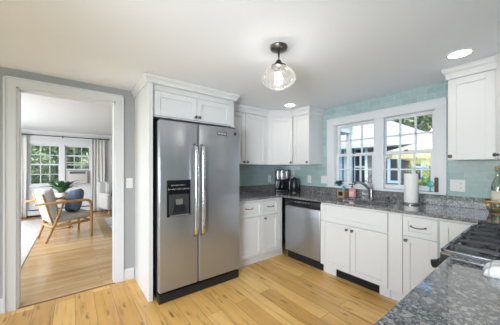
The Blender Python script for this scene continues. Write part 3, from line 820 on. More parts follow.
# ------------------------------------------------------------ range
rg = thing('range', 'slide-in gas range with black cooktop and cast iron grates at the right edge', 'range', (3.05, -1.345, 0))
RY0, RY1 = -1.73, -.962
MB().box((2.735, RY0+.003, .02), (KX-.03, RY1-.003, .905)).build('body', M['steel'], rg, .002)
MB().rbox((2.700, RY0+.003, .17), (2.734, RY1-.003, .74), .006, 2).build('oven_door', M['glassblk'], rg)
MB().tube([(2.70, RY0+.06, .70), (2.662, RY0+.06, .70), (2.662, RY1-.06, .70), (2.70, RY1-.06, .70)], .011, 10).build('oven_handle', M['steel'], rg)
MB()._add([(2.678, RY0+.002, .79), (2.734, RY0+.002, .76), (2.734, RY0+.002, .905), (2.70, RY0+.002, .905), (2.678, RY1-.002, .79), (2.734, RY1-.002, .76), (2.734, RY1-.002, .905), (2.70, RY1-.002, .905)],
          [(0, 1, 2, 3), (7, 6, 5, 4), (0, 4, 5, 1), (1, 5, 6, 2), (2, 6, 7, 3), (3, 7, 4, 0)]).build('control_panel', M['black'], rg, .003)
for k in range(5):
    yy = RY0+.055+k*.165
    q = Matrix.Translation((2.691, yy, .845)) @ Matrix.Rotation(math.radians(-15), 4, 'Y')
    MB(q).lathe([(.026, 0), (.026, -.006), (.021, -.012), (.019, -.036), (.001, -.038)], n=18, axis='x').build('control_knob', M['black'], rg, label='black control knob')
top = MB().box((2.700, RY0+.001, .9155), (KX-.035, RY1-.001, .922)).box((2.700, RY0+.001, .922), (2.715, RY1-.001, .932)).box((KX-.05, RY0+.001, .922), (KX-.035, RY1-.001, .932)).box((2.70, RY0+.001, .922), (KX-.035, RY0+.012, .932)).box((2.70, RY1-.012, .922), (KX-.035, RY1-.001, .932)).box((2.70, RY0+.002, .9055), (2.90, RY1-.002, .9155))
top.build('cooktop', M['cooktop'], rg, .003, label='glossy dark steel cooktop with raised rim')
burn = [(2.86, -1.585), (2.86, -1.11), (3.20, -1.585), (3.20, -1.11), (3.03, -1.345)]
for bx, by in burn:
    bo = MB().lathe([(.058, .9222), (.055, .932), (.046, .936), (.046, .941), (.001, .943)], (bx, by, 0), 20).build('burner', NK, rg, label='round burner with black cap')
    MB().lathe([(.036, .9435), (.036, .950), (.03, .953), (.001, .954)], (bx, by, 0), 20).build('burner_cap', M['iron'], bo)
gz0, gz1 = .944, .959
thirds = [RY0+.025, RY0+.268, RY0+.5, RY1-.025]
for k in range(3):
    a, b = thirds[k]+.006, thirds[k+1]-.006; mid = (a+b)/2
    g = MB(); w = .0055
    def bar(x0, y0, x1, y1, zt=gz1, zb=gz0, zt2=None):
        zt2 = zt if zt2 is None else zt2
        d = Vector((x1-x0, y1-y0)).normalized(); n = Vector((-d.y, d.x))*w
        g._add([(x0-n.x, y0-n.y, zb), (x1-n.x, y1-n.y, zb), (x1+n.x, y1+n.y, zb), (x0+n.x, y0+n.y, zb),
                (x0-n.x*.7, y0-n.y*.7, zt), (x1-n.x*.7, y1-n.y*.7, zt2), (x1+n.x*.7, y1+n.y*.7, zt2), (x0+n.x*.7, y0+n.y*.7, zt)],
               [(0, 3, 2, 1), (4, 5, 6, 7), (0, 1, 5, 4), (1, 2, 6, 5), (2, 3, 7, 6), (3, 0, 4, 7)])
    xa, xb = 2.735, 3.325; xm = (xa+xb)/2
    bar(xb, a, xb, b, gz1-.004); bar(xm, a, xm, b)
    bar(xa, a, xb, a); bar(xa, b, xb, b)
    bar(xa, a, xa, b, gz0+.006)
    for cx in ((xa+xm)/2-.01, (xm+xb)/2+.01):
        e0_, e1_ = (xa, xm) if cx < xm else (xm, xb)
        bar(e0_, mid, cx-.03, mid, gz1, gz0, gz1+.007); bar(e1_, mid, cx+.03, mid, gz1, gz0, gz1+.007)
        bar(cx, a, cx, mid-.03, gz1, gz0, gz1+.007); bar(cx, b, cx, mid+.03, gz1, gz0, gz1+.007)
    for px in (xa, xb, xm):
        for py in (a, b): g.box((px-.008, py-.007, .9222), (px+.008, py+.007, gz1+.004))
    g.build('grate', M['iron'], rg, .0015, 1, label='cast iron burner grate')

# ------------------------------------------------------------ small kitchen things
# switch plates and outlets
def wall_plate(name, F, x, z, w, h, label, cat, gangs):
    t = thing(name, label, cat, tuple(F @ Vector((x, 0, z-h/2))))
    MB(F).box((x-w/2, .0008, z-h/2), (x+w/2, .007, z+h/2)).build('cover_plate', M['plastic'], t, .002)
    n = len(gangs)
    for i, g in enumerate(gangs):
        cx = x+(i-(n-1)/2)*.046
        if g == 's':
            MB(F).box((cx-.016, .007, z-.033), (cx+.016, .010, z+.033)).build('rocker', M['plastic'], t, .002)
        else:
            MB(F).box((cx-.016, .007, z-.033), (cx+.016, .009, z+.033)).build('receptacle', M['plastic'], t, .002)
            sl = MB(F)
            for dz in (.019, -.019):
                for dx in (-.006, .006): sl.box((cx+dx-.0012, .0091, z+dz-.005), (cx+dx+.0012, .0094, z+dz+.005))
                sl.box((cx-.002, .0091, z+dz-.013), (cx+.002, .0094, z+dz-.009))
            sl.build('slots', M['blackm'], t)
    return t
FW = frame((0, 0, 0), (1, 0, 0), (0, -1, 0)); FWA = frame((0, 0, 0), (0, 1, 0), (1, 0, 0))
wall_plate('wall_outlet', FW, .63, 1.128, .072, .117, 'white outlet on the aqua tile behind the black kettle', 'outlet', 'o')
wall_plate('light_switch', FW, .905, 1.130, .10, .117, 'white double switch plate on tile at the left edge of the window casing', 'switch', 'ss')
wall_plate('wall_outlet', FW, 2.454, 1.130, .118, .120, 'white switch and outlet plate on tile right of the window', 'outlet', 'so')
wall_plate('wall_outlet', FWA, -.308, 1.120, .072, .117, 'white outlet on the tile left of the coffee maker', 'outlet', 'o')
wall_plate('light_switch', FWA, -2.537, 1.130, .073, .118, 'white light switch on the grey wall between doorway and refrigerator panel', 'switch', 's')
# tile on the left wall behind the counter (thin tiled strip on wall A)
struct('wall_tile_left', MB().box((.0, -1.457, 1.0225), (.0007, -.001, UZ0-.001)), 'tileC')

# coffee maker
cm = thing('coffee_maker', 'black coffee maker with silver upper panel standing in the counter corner', 'coffee maker', (.235, -.235, .914), rotz=math.radians(-38))
C0 = Matrix.Translation((.235, -.235, .9145)) @ Matrix.Rotation(math.radians(-38+90-90+0), 4, 'Z')
cmF = Matrix.Translation((.235, -.235, .9145)) @ Matrix.Rotation(math.radians(50), 4, 'Z')  # local -y faces the camera
MB(cmF).rbox((-.115, -.12, 0), (.115, .10, .035), .01).build('base', M['black'], cm)
MB(cmF).rbox((-.115, .0, .035), (.115, .10, .20), .01).build('column', M['black'], cm)
MB(cmF).rbox((-.115, -.11, .185), (.115, .10, .37), .016).build('head', M['black'], cm)
MB(cmF).rbox((-.095, -.118, .205), (-.045, -.108, .355), .004).rbox((-.03, -.120, .205), (.04, -.108, .36), .004).rbox((.05, -.118, .22), (.095, -.108, .355), .004).build('front_panel', M['steel'], cm, label='silver front panels')
MB(cmF).box((-.012, -.1215, .32), (.022, -.1200, .335)).build('display', M['glassblk'], cm)
MB(cmF).lathe([(.04, .037), (.062, .045), (.066, .09), (.05, .135), (.045, .15), (.05, .165), (.001, .168)], (0, -.05, 0), 20).build('carafe', M['glassblk'], cm, label='dark glass carafe')
# kettle
kt = thing('electric_kettle', 'black electric kettle with side handle beside the coffee maker', 'kettle', (.482, -.20, .914))
K = (.482, -.20, .9145)
MB().lathe([(.085, 0), (.085, .012), (.075, .018), (.001, .019)], K, 24).build('power_base', M['nickel'], kt)
MB().lathe([(.074, .0195), (.080, .03), (.078, .12), (.070, .19), (.062, .215), (.05, .228), (.02, .236), (.014, .25), (.001, .252)], K, 28).build('body', M['black'], kt)
kd = Vector((.80, -.60, 0)).normalized()
hp = [Vector(K)+kd*r+Vector((0, 0, z)) for r, z in ((.066, .20), (.10, .215), (.122, .19), (.125, .12), (.112, .06), (.078, .045))]
MB().tube(hp, .012, 10).build('handle', M['blackm'], kt)
MB().tube([Vector(K)-kd*.055+Vector((0, 0, .195)), Vector(K)-kd*.095+Vector((0, 0, .222))], [.028, .010], 12).build('spout', M['black'], kt)
gg = Vector((.25, -.97, 0)).normalized()
gp = Vector(K)+gg*.0775
MB().tube([Vector(K)+Vector((-.045, -.065, .05)), Vector(K)+Vector((-.043, -.062, .17))], .005, 8).build('water_gauge', M['plastic'], kt, label='pale water gauge strip')

# soap bottle, wooden sign caddy, teal plant at sink's left back
sp_ = thing('soap_bottle', 'pink hand soap bottle with black pump beside the sink', 'bottle', (1.415, -.115, .914))
MB().rbox((1.375, -.14, .9145), (1.455, -.09, 1.03), .014, 4).lathe([(.024, 1.028), (.014, 1.045), (.013, 1.052)], (1.415, -.115, 0), 16).build('bottle', M['pink'], sp_)
MB().box((1.388, -.1412, .94), (1.442, -.1402, .995)).build('label', mat('rose_label', (.80, .55, .52), .6), sp_)
MB().lathe([(.015, 1.0525), (.015, 1.065), (.005, 1.068), (.005, 1.085), (.001, 1.086)], (1.415, -.115, 0), 14).tube([(1.42, -.113, 1.088), (1.40, -.125, 1.092), (1.378, -.14, 1.086)], .006, 8).build('pump', M['black'], sp_)
cb = thing('wooden_caddy', 'small wooden caddy with a black front label left of the pink soap', 'caddy', (1.27, -.115, .914))
MB().box((1.228, -.165, .9145), (1.326, -.155, 1.0)).box((1.228, -.075, .9145), (1.326, -.065, 1.0)).box((1.228, -.155, .9145), (1.238, -.075, 1.0)).box((1.316, -.155, .9145), (1.326, -.075, 1.0)).box((1.238, -.155, .9145), (1.316, -.075, .922)).build('box', M['boxwood'], cb, .001)
MB().box((1.246, -.1675, .93), (1.308, -.1655, .985)).build('front_label', M['blackm'], cb, label='black chalk label')
bb = thing('spray_bottle', 'blue bottle standing in the small wooden caddy', 'bottle', (1.29, -.11, .922))
MB().lathe([(.024, .9225), (.025, .93), (.025, 1.03), (.012, 1.055), (.010, 1.065)], (1.290, -.11, 0), 16).build('body', M['bluebot'], bb)
MB().lathe([(.013, 1.0655), (.013, 1.085), (.001, 1.088)], (1.292, -.11, 0), 14).build('cap', M['plastic'], bb)
def leaf_blade(mb, base, az, L, bend, w, tilt0=.35, nseg=7):
    b = Vector(base); d = Vector((math.cos(az), math.sin(az), 0)); s = Vector((-d.y, d.x, 0))
    vs = []; p = b.copy(); ang = PI/2-tilt0
    for i in range(nseg+1):
        u = i/nseg; ww = w*math.sin(PI*min(1, .12+u*.88))**.8 if u < 1 else 0.0004
        vs += [p - s*ww/2, p + Vector((0, 0, -.12*ww)), p + s*ww/2]
        step = L/nseg; p = p + (d*math.cos(ang)+Vector((0, 0, 1))*math.sin(ang))*step; ang -= bend/nseg
    fs = []
    for i in range(nseg):
        for k in range(2): fs.append((i*3+k, (i+1)*3+k, (i+1)*3+k+1, i*3+k+1))
    mb._add(vs, fs, True)
tp = thing('sill_plant', 'dark teal bushy plant in a low pot at the left end of the sill', 'plant', (1.16, -.02, 1.05))
MB().lathe([(.020, 1.0505), (.026, 1.08), (.028, 1.084), (.024, 1.084), (.022, 1.078), (.001, 1.078)], (1.165, -.012, 0), 18).build('pot', M['dteal'], tp)
lf = MB()
for k in range(70):
    leaf_blade(lf, (1.165+random.uniform(-.015, .015), -.012+random.uniform(-.01, .01), 1.078), random.uniform(0, 2*PI), random.uniform(.05, .09), random.uniform(.3, 1.8), .022, random.uniform(.3, 1.3), 4)
for v in lf.bm.verts:
    v.co.y = min(v.co.y, .022)
    if v.co.x < 1.10: v.co.y = min(v.co.y, -.024)
    v.co.z = max(v.co.z, 1.053)
lf.build('foliage', M['dteal'], tp)

# paper towel
pt = thing('paper_towel', 'white paper towel roll on a round steel holder right of the sink', 'paper towel', (2.10, -.14, .914))
PX, PY = 2.098, -.15
MB().lathe([(.088, .9145), (.090, .922), (.085, .930), (.001, .932)], (PX, PY, 0), 32).build('holder_base', M['steelsink'], pt)
MB().lathe([(.018, .934), (.018, 1.245), (.064, 1.245), (.0655, 1.243), (.0655, .936), (.064, .934), (.018, .934)], (PX, PY, 0), 40, cap=False).build('roll', M['paper'], pt)
MB().lathe([(.006, .932), (.006, 1.25), (.011, 1.256), (.011, 1.262), (.001, 1.268)], (PX, PY, 0), 14).build('holder_rod', M['steelsink'], pt)
# suncatcher / teal ornament and brown plaque on sill
sc_ = thing('teal_ornament', 'round turquoise ornament with small stand on the window sill', 'ornament', (2.232, -.02, 1.05))
qm = Matrix.Translation((2.232, -.018, 1.132))
MB(qm).lathe([(.001, -.006), (.028, -.006), (.034, -.003), (.034, .003), (.028, .006), (.001, .006)], n=28, axis='y').build('disc', M['teal'], sc_)
MB().lathe([(.018, 1.0505), (.018, 1.056), (.006, 1.062), (.005, 1.1)], (2.232, -.018, 0), 14).build('stand', M['teal'], sc_)
tag(MB().rbox((2.273, -.038, 1.0505), (2.306, -.0245, 1.205), .004, 2).build('brown_plaque', M['brown']), 'narrow dark brown upright plaque on the sill at the right window casing', 'plaque')

# folded towel on the near counter
tw = MB()
def towel(u, v):
    x = 2.852+u*.26; y = -1.90+v*.135
    e = min(u, 1-u, v, 1-v)
    h = .034*min(1, e/.10)**.5 + .004*math.sin(9*u+3*v)*min(1, e*6) + .003*math.sin(17*v+4*u)*min(1, e*6)
    return (x+.006*math.sin(8*v), y+.006*math.sin(7*u), .9152+h)
tw.grid(towel, 26, 18)
tw.grid(lambda u, v: (2.852+u*.26+.006*math.sin(8*v), -1.90+v*.135+.006*math.sin(7*u), .9150), 26, 18)
bmesh.ops.remove_doubles(tw.bm, verts=tw.bm.verts, dist=.0004)
tag(tw.build('dish_towel', M['towel']), 'white folded dish towel with grey check on the near granite beside the range', 'towel')

# wire basket with bottles in the right corner
bk = thing('wire_basket', 'brass wire basket with flared sides in the counter corner behind the range', 'basket', (2.83, -.17, .914))
bx0, bx1, by0, by1 = 2.70, 2.94, -.245, -.085
def rect(x0, x1, y0, y1, z, r=.03):
    out = []
    for cx, cy, a0 in ((x1-r, y1-r, 0), (x0+r, y1-r, 90), (x0+r, y0+r, 180), (x1-r, y0+r, 270)):
        for k in range(5):
            t = math.radians(a0+k*22.5); out.append((cx+r*math.cos(t), cy+r*math.sin(t), z))
    return out
R0, R1, R2 = rect(bx0, bx1, by0, by1, .917), rect(bx0-.02, bx1+.02, by0-.015, by1+.015, .965), rect(bx0-.04, bx1+.04, by0-.03, by1+.03, 1.02)
wb = MB().tube(R0, .003, 6, True).tube(R1, .0022, 6, True)
for i in range(0, 20):
    wb.tube([R0[i], R1[i], R2[i]], .0019, 5)
for k in range(1, 12):
    u = k/12; 
    for ya, yb_ in ((by0, by0-.03), (by1, by1+.03)):
        wb.tube([(bx0+(bx1-bx0)*u, ya, .917), (bx0-.04+(bx1-bx0+.08)*u, yb_, 1.02)], .0019, 5)
    wb.tube([(bx0+(bx1-bx0)*u, by0, .917), (bx0+(bx1-bx0)*u, by1, .917)], .0013, 5)
wb.build('wires', M['goldwire'], bk)
MB().tube(R2, .0065, 8, True).build('rim', M['goldwire'], bk, label='brass coloured rim')
def bottle(name, x, y, r, h, m, label, z=.9195):
    t = thing(name, label, 'bottle', (x, y, z), 'bottles in the wire basket')
    MB().lathe([(.001, 0), (r*.92, 0), (r, .006), (r, h*.56), (r*.8, h*.66), (r*.38, h*.76), (r*.34, h*.90), (r*.42, h*.905), (r*.42, h*.93)], (x, y, z), 22).build('body', M['bottle'], t)
    MB().lathe([(.001, .003), (r*.88, .003), (r*.93, .01), (r*.93, h*.5), (.001, h*.5)], (x, y, z), 20).build('contents', M[m], t)
    MB().lathe([(r*1.01, h*.20), (r*1.015, h*.20), (r*1.015, h*.47), (r*1.01, h*.47)], (x, y, z), 24, cap=False).build('label', M['label'], t)
    MB().lathe([(r*.30, h*.9305), (r*.44, h*.932), (r*.44, h*1.0), (.001, h*1.0)], (x, y, z), 16).build('cap', M['cork'], t)
bottle('oil_bottle', 2.743, -.165, .042, .40, 'oliveoil', 'tall glass oil bottle with cream label and wooden cap in the wire basket')
bottle('vinegar_bottle', 2.838, -.165, .040, .33, 'food', 'shorter glass bottle of dark vinegar at the right in the wire basket')

# ------------------------------------------------------------ ceiling fixtures
pl = thing('pendant_light', 'semi-flush ceiling light with clear glass schoolhouse shade and dark nickel stem', 'ceiling light', (1.765, -1.835, H))
LXp, LYp = 1.765, -1.835
MB().lathe([(.001, H-.0005), (.066, H-.0005), (.066, H-.008), (.058, H-.022), (.030, H-.028), (.012, H-.032), (.001, H-.032)], (LXp, LYp, 0), 32).build('canopy', M['nickel'], pl)
MB().cyl((LXp, LYp, 2.10), .0075, H-.03-2.10, 12).lathe([(.012, 2.115), (.022, 2.105), (.026, 2.085), (.055, 2.072), (.060, 2.062), (.058, 2.058), (.001, 2.058)], (LXp, LYp, 0), 24).build('stem', M['nickel'], pl)
prof = [(.052, 2.060), (.070, 2.054), (.098, 2.036), (.118, 2.010), (.130, 1.982), (.131, 1.968), (.122, 1.950), (.102, 1.932), (.085, 1.922), (.074, 1.914), (.062, 1.906), (.035, 1.900), (.001, 1.899)]
sh = MB().lathe(prof, (LXp, LYp, 0), 40, cap=False).build('shade', M['shade'], pl, label='clear seeded glass shade')
sub = sh.modifiers.new('s', 'SUBSURF'); sub.levels = 1; sub.render_levels = 1
MB().lathe([(.016, 2.057), (.016, 2.03), (.014, 2.02)], (LXp, LYp, 0), 14).build('socket', M['nickel'], pl)
MB().lathe([(.012, 2.0195), (.016, 2.008), (.028, 1.985), (.030, 1.968), (.024, 1.950), (.012, 1.941), (.001, 1.939)], (LXp, LYp, 0), 18).build('bulb', M['bulb'], pl, label='glowing bulb')
def downlight(x, y, label, group=None):
    t = thing('recessed_light', label, 'recessed light', (x, y, H), group)
    MB().lathe([(.070, H-.0008), (.090, H-.0008), (.092, H-.004), (.085, H-.008), (.070, H-.006)], (x, y, 0), 32, cap=False).build('trim_ring', M['plastic'], t)
    MB().lathe([(.001, H-.003), (.070, H-.003), (.070, H-.0055), (.001, H-.0055)], (x, y, 0), 32).build('lens', M['lens'], t, label='glowing white lens')
    a = add_light('downlight_beam', 'SPOT', (x, y, H-.02), 4, (1, .95, .88), radius=.06); a.data.spot_size = math.radians(150); a.data.spot_blend = 1; a.parent = t; a.location = (0, 0, -.02)
    return t
downlight(2.575, -.625, 'round recessed ceiling light near the large cabinet right of the window')
downlight(.747, -.595, 'small looking round recessed ceiling light over the coffee maker corner')

# ------------------------------------------------------------ living room
# curtain rod + curtains
cr_ = thing('curtain_rod', 'thin black curtain rod across the far living room window', 'curtain rod', (LX+.09, -3.2, 2.2))
MB().tube([(LX+.09, -4.6, 2.205), (LX+.09, -2.21, 2.205)], .011, 8).build('rod', M['rod'], cr_)
for y in (-4.62, -2.19): MB().lathe([(.001, -.02), (.02, -.012), (.024, 0), (.02, .012), (.001, .02)], (LX+.09, y, 2.205), 12, 'y').build('finial', M['rod'], cr_)
for y in (-4.35, -3.3, -2.40): MB().box((LX+.001, y-.01, 2.17), (LX+.012, y+.01, 2.24)).box((LX+.01, y-.006, 2.19), (LX+.085, y+.006, 2.196)).build('bracket', M['rod'], cr_)
def curtain(y0, y1, label, ztop=2.19, x=LX+.09):
    mb = MB(); n = 60
    yb0, yb1 = y0, y1
    def f(u, v):
        y = y0+(y1-y0)*u
        a = (.016+.012*v)*math.sin(u*PI*2*4.5)+.01*math.sin(u*31+v*2)
        return (x+.004+a, y+.02*math.sin(v*3+u*9)*v, ztop-(ztop-.02)*v)
    mb.grid(f, n, 12)
    o = mb.build('curtain', M['curtain'])
    so = o.modifiers.new('t', 'SOLIDIFY'); so.thickness = .004
    tag(o, label, 'curtain', 'linen curtains')
curtain(-4.42, -4.02, 'pale grey linen curtain at the left of the living room window')
curtain(-2.64, -2.28, 'pale grey linen curtain at the right of the living room window')
# AC unit
ac = thing('air_conditioner', 'white window air conditioner in the lower half of the right living room sash', 'air conditioner', (LX, -2.96, .845))
MB().rbox((LX-.35, -3.19, .865), (LX+.06, -2.725, 1.245), .012, 2).build('body', M['acwhite'], ac)
MB().box((LX+.0602, -3.15, 1.155), (LX+.063, -2.78, 1.225)).build('vent', M['acgrille'], ac, label='dark louvred vent')
v_ = MB()
for k in range(8): v_.box((LX+.0602, -3.16, .89+k*.028), (LX+.0635, -2.76, .904+k*.028))
v_.build('intake_grille', M['acwhite'], ac)
MB().box((LX-.05, -3.255, .862), (LX-.03, -3.195, 1.255)).build('side_panel', M['acwhite'], ac)
MB().box((LX-.05, -2.72, .862), (LX-.03, -2.655, 1.255)).build('side_panel', M['acwhite'], ac)
# baseboard heater
ht = thing('baseboard_heater', 'long white baseboard heater under the living room window', 'heater', (LX+.03, -3.3, 0))
MB().box((LX+.001, -4.35, .03), (LX+.008, -1.9, .22)).prism([(LX+.001, -4.35), (LX+.075, -4.35), (LX+.075, -1.9), (LX+.001, -1.9)], .205, .22).box((LX+.065, -4.35, .055), (LX+.075, -1.9, .175)).box((LX+.001, -4.36, .0), (LX+.08, -4.345, .225)).box((LX+.001, -1.905, 0), (LX+.08, -1.89, .225)).build('cover', M['heater'], ht, .002)
MB().box((LX+.01, -4.34, .01), (LX+.055, -1.91, .20)).build('fins', M['blackm'], ht, label='dark heating fins')
# rugs
tag(MB().rbox((-4.9, -4.9, .0008), (-1.05, -3.60, .012), .004, 2).build('rug', M['rug']), 'pale plain rug on the left side of the living room floor', 'rug')
r2 = thing('rug', 'blue and white patterned rug with wide jute border at the right of the armchair', 'rug', (-3.2, -1.6, 0))
MB().box((-4.2, -2.60, .0008), (-2.1, -.4, .008)).build('border', M['jute'], r2, label='woven jute border')
MB().box((-4.05, -2.42, .0082), (-2.28, -.55, .0115)).build('field', M['rugblue'], r2)

# wooden-framed lounge chair, local frame: +y forward, +x to its right
lc_loc = (-2.65, -3.22, 0.0); lc_rot = math.radians(16.2)
lc = thing('lounge_chair', 'light oak frame lounge chair with cream cushions angled in the living room', 'armchair', lc_loc, rotz=lc_rot)
LM = Matrix.Translation(lc_loc) @ Matrix.Rotation(lc_rot, 4, 'Z')
W2 = .35
for sx in (-1, 1):
    X = sx*W2
    arm = [(X, .36, 0), (X, .358, .32), (X, .352, .60), (X, .335, .665), (X, .30, .698), (X, .24, .708), (X, -.10, .70), (X, -.46, .695)]
    MB(LM).tube(arm, [.020, .023, .025, .026, .026, .024, .023, .020], 10).build('arm', M['oak'], lc, label='bent oak arm and front leg')
    MB(LM).tube([(X*.74, -.30, .0), (X*.86, -.19, .32), (X*.95, -.07, .69)], [.018, .025, .019], 10).build('leg', M['oak'], lc)
    MB(LM).tube([(X*.92, .345, .31), (X*.85, -.26, .27)], .019, 8, flat=1.3).build('side_rail', M['oak'], lc)
    MB(LM).tube([(X*.84, -.20, .26), (X*.84, -.36, .86)], .016, 8).build('back_post', M['oak'], lc)
MB(LM).tube([(-W2, .345, .30), (W2, .345, .30)], .02, 8).build('front_rail', M['oak'], lc)
MB(LM).tube([(-W2*.86, -.24, .27), (W2*.86, -.24, .27)], .02, 8).build('rear_rail', M['oak'], lc)
MB(LM).tube([(-W2*.84, -.355, .84), (W2*.84, -.355, .84)], .015, 8).build('top_rail', M['oak'], lc)
MB(LM @ Matrix.Rotation(math.radians(4), 4, 'X')).rbox((-.31, -.22, .335), (.31, .40, .455), .045, 4).build('seat_cushion', M['cream'], lc)
bq = LM @ Matrix.Translation((0, -.10, .43)) @ Matrix.Rotation(math.radians(12), 4, 'X')
MB(bq).rbox((-.31, -.16, .0), (.31, .0, .53), .05, 4).build('back_cushion', M['cream'], lc)
pq = Matrix.Translation(LM @ Vector((.04, .17, .685))) @ Matrix.Rotation(lc_rot, 4, 'Z') @ Matrix.Rotation(math.radians(76), 4, 'X') @ Matrix.Rotation(math.radians(8), 4, 'Z')
pw = MB(); pw.pillow((0, 0, 0), .44, .44, .20)
bmesh.ops.transform(pw.bm, matrix=pq, verts=pw.bm.verts)
tag(pw.build('throw_pillow', M['bluecush']), 'slate blue throw pillow on the oak lounge chair', 'pillow')
# side table with potted plant behind the chair
st = thing('side_table', 'round rattan side table behind the oak lounge chair', 'side table', (-3.50, -3.26, 0))
SXY = (-3.50, -3.26)
MB().lathe([(.001, .58), (.22, .58), (.225, .59), (.225, .605), (.22, .61), (.001, .61)], (*SXY, 0), 28).build('top', M['rattan'], st)
MB().tube([(SXY[0]+.19*math.cos(2*PI*k/20), SXY[1]+.19*math.sin(2*PI*k/20), .03) for k in range(20)], .013, 8, True).build('base_ring', M['rattan'], st)
MB().tube([(SXY[0]+.17*math.cos(2*PI*k/20), SXY[1]+.17*math.sin(2*PI*k/20), .14) for k in range(20)], .010, 8, True).build('middle_ring', M['rattan'], st)
for k in range(4):
    a = PI/4+k*PI/2
    MB().tube([(SXY[0]+.19*math.cos(a), SXY[1]+.19*math.sin(a), .001), (SXY[0]+.15*math.cos(a), SXY[1]+.15*math.sin(a), .25), (SXY[0]+.19*math.cos(a), SXY[1]+.19*math.sin(a), .58)], .012, 8).build('leg', M['rattan'], st)
pp = thing('potted_plant', 'leafy green houseplant in a white pot on the rattan side table', 'plant', (*SXY, .61))
MB().lathe([(.07, .611), (.10, .74), (.105, .78), (.095, .78), (.09, .765), (.001, .765)], (*SXY, 0), 24).build('pot', M['pot'], pp)
lf = MB()
for k in range(34):
    a = k*2.4; leaf_blade(lf, (SXY[0]+.03*math.cos(a), SXY[1]+.03*math.sin(a), .765), a, random.uniform(.30, .46), random.uniform(.7, 1.9), .095, random.uniform(.05, .7), 7)
lf.build('foliage', M['leaf'], pp)
# upholstered white armchair by the far wall
wa = thing('armchair', 'white upholstered armchair with striped back pillow in the far right of the living room', 'armchair', (-5.0, -2.0, 0), rotz=math.radians(-62))
WM = Matrix.Translation((-4.78, -2.06, 0))  @ Matrix.Rotation(math.radians(-75), 4, 'Z')  # +y forward
ROOT[wa.name] = (Matrix.Translation((-5.0, -2.0, 0)) @ Matrix.Rotation(math.radians(-62), 4, 'Z')).inverted()
UP = mat('white_upholstery', (.60, .60, .59), .9, bump=(300, .2))
MB(WM).rbox((-.36, -.34, .16), (.36, .36, .36), .03, 3).build('base', UP, wa)
for sx in (-1, 1): MB(WM).rbox((sx*.27, -.34, .17), (sx*.39, .37, .62), .045, 4).build('arm', UP, wa)
MB(WM).rbox((-.38, -.40, .17), (.38, -.24, .92), .06, 4).build('backrest', UP, wa)
MB(WM).rbox((-.265, -.25, .35), (.265, .38, .49), .045, 4).build('seat_cushion', UP, wa)
for sx in (-1, 1):
    for sy in (-1, 1): MB(WM).tube([(sx*.31, sy*.31, .013 if False else 0), (sx*.30, sy*.30, .17)], [.014, .022], 8).build('leg', M['oak'], wa)
pq = WM @ Matrix.Translation((0, -.13, .70)) @ Matrix.Rotation(math.radians(78), 4, 'X')
pw = MB().pillow((0, 0, 0), .50, .42, .16); bmesh.ops.transform(pw.bm, matrix=pq, verts=pw.bm.verts)
tag(pw.build('throw_pillow', M['stripe']), 'grey and white striped pillow on the white armchair', 'pillow')

# ------------------------------------------------------------ outside
tag(MB().box((-40, -30, -.5), (30, 40, -.34)).build('lawn', M['lawn'], origin=(0, 0, -.5)), 'green lawn around the house', 'lawn')
tag(MB().box((-5, .6, -.339), (5, 4.45, -.301)).build('bounce_patio', mat('bounce_patio_stone', (.55, .54, .52), .9)), 'unseen pale stone patio added to bounce sunlight, between the kitchen and the shingled wing', 'patio')  # unseen pale slab added to reflect sun up onto the kitchen ceiling
# wing of the neighbouring house
wy = 4.5
wg = thing('house_wing', 'dark shingled house wing with pale hip roof and light blue windows seen through the window', 'building', (-1, 6, -.3))
MB().box((-4.5, wy, -.3), (1.05, wy+4, 2.16)).build('wall', M['shingle'], wg)
e0 = wy-.30; ex = 1.38; ez = 2.10; rise = 1.9; sl = .52
hx = 2.6
MB()._add([(-4.8, e0, ez), (ex, e0, ez), (ex, e0+2*hx, ez), (-4.8, e0+2*hx, ez), (-4.8, e0+hx, ez+sl*hx), (ex-hx, e0+hx, ez+sl*hx)],
          [(0, 1, 5, 4), (1, 2, 5), (2, 3, 4, 5), (3, 0, 4), (3, 2, 1, 0)]).build('roof', M['roofsh'], wg)
MB().box((-4.8, e0-.03, ez-.12), (ex+.03, e0, ez+.01)).box((ex, e0-.03, ez-.12), (ex+.03, e0+2*hx, ez+.01)).box((-4.8, e0, ez-.13), (ex, e0+.3, ez-.11)).build('fascia', M['soffit'], wg)
def wwin(x0, x1, z0, z1, name='window', cols=1, rows=2):
    y = wy
    f = MB().box((x0-.08, y-.035, z0-.08), (x0, y, z1+.08)).box((x1, y-.035, z0-.08), (x1+.08, y, z1+.08)).box((x0, y-.035, z0-.08), (x1, y, z0)).box((x0, y-.035, z1), (x1, y, z1+.08))
    for j in range(1, rows): f.box((x0, y-.03, z0+(z1-z0)*j/rows-.03), (x1, y-.002, z0+(z1-z0)*j/rows+.03))
    for j in range(1, cols): f.box((x0+(x1-x0)*j/cols-.02, y-.03, z0), (x0+(x1-x0)*j/cols+.02, y-.002, z1))
    o = f.build(name, M['sblue'], wg, label='light blue framed window')
    MB().box((x0, y-.012, z0), (x1, y-.006, z1)).build('pane', M['dwin'], o)
wwin(.14, .34, .95, 1.62)
wwin(-1.27, -1.05, .2, 1.95, 'french_door', 1, 3)
wwin(-.95, -.62, .2, 1.95, 'french_door', 1, 3)
wwin(.76, .90, 1.0, 1.7, 'window', 1, 2)
MB().box((-1.72, wy-.05, -.3), (-1.42, wy, 2.1)).box((.98, wy-.03, -.3), (1.08, wy, 2.1)).build('corner_board', M['sblue'], wg)
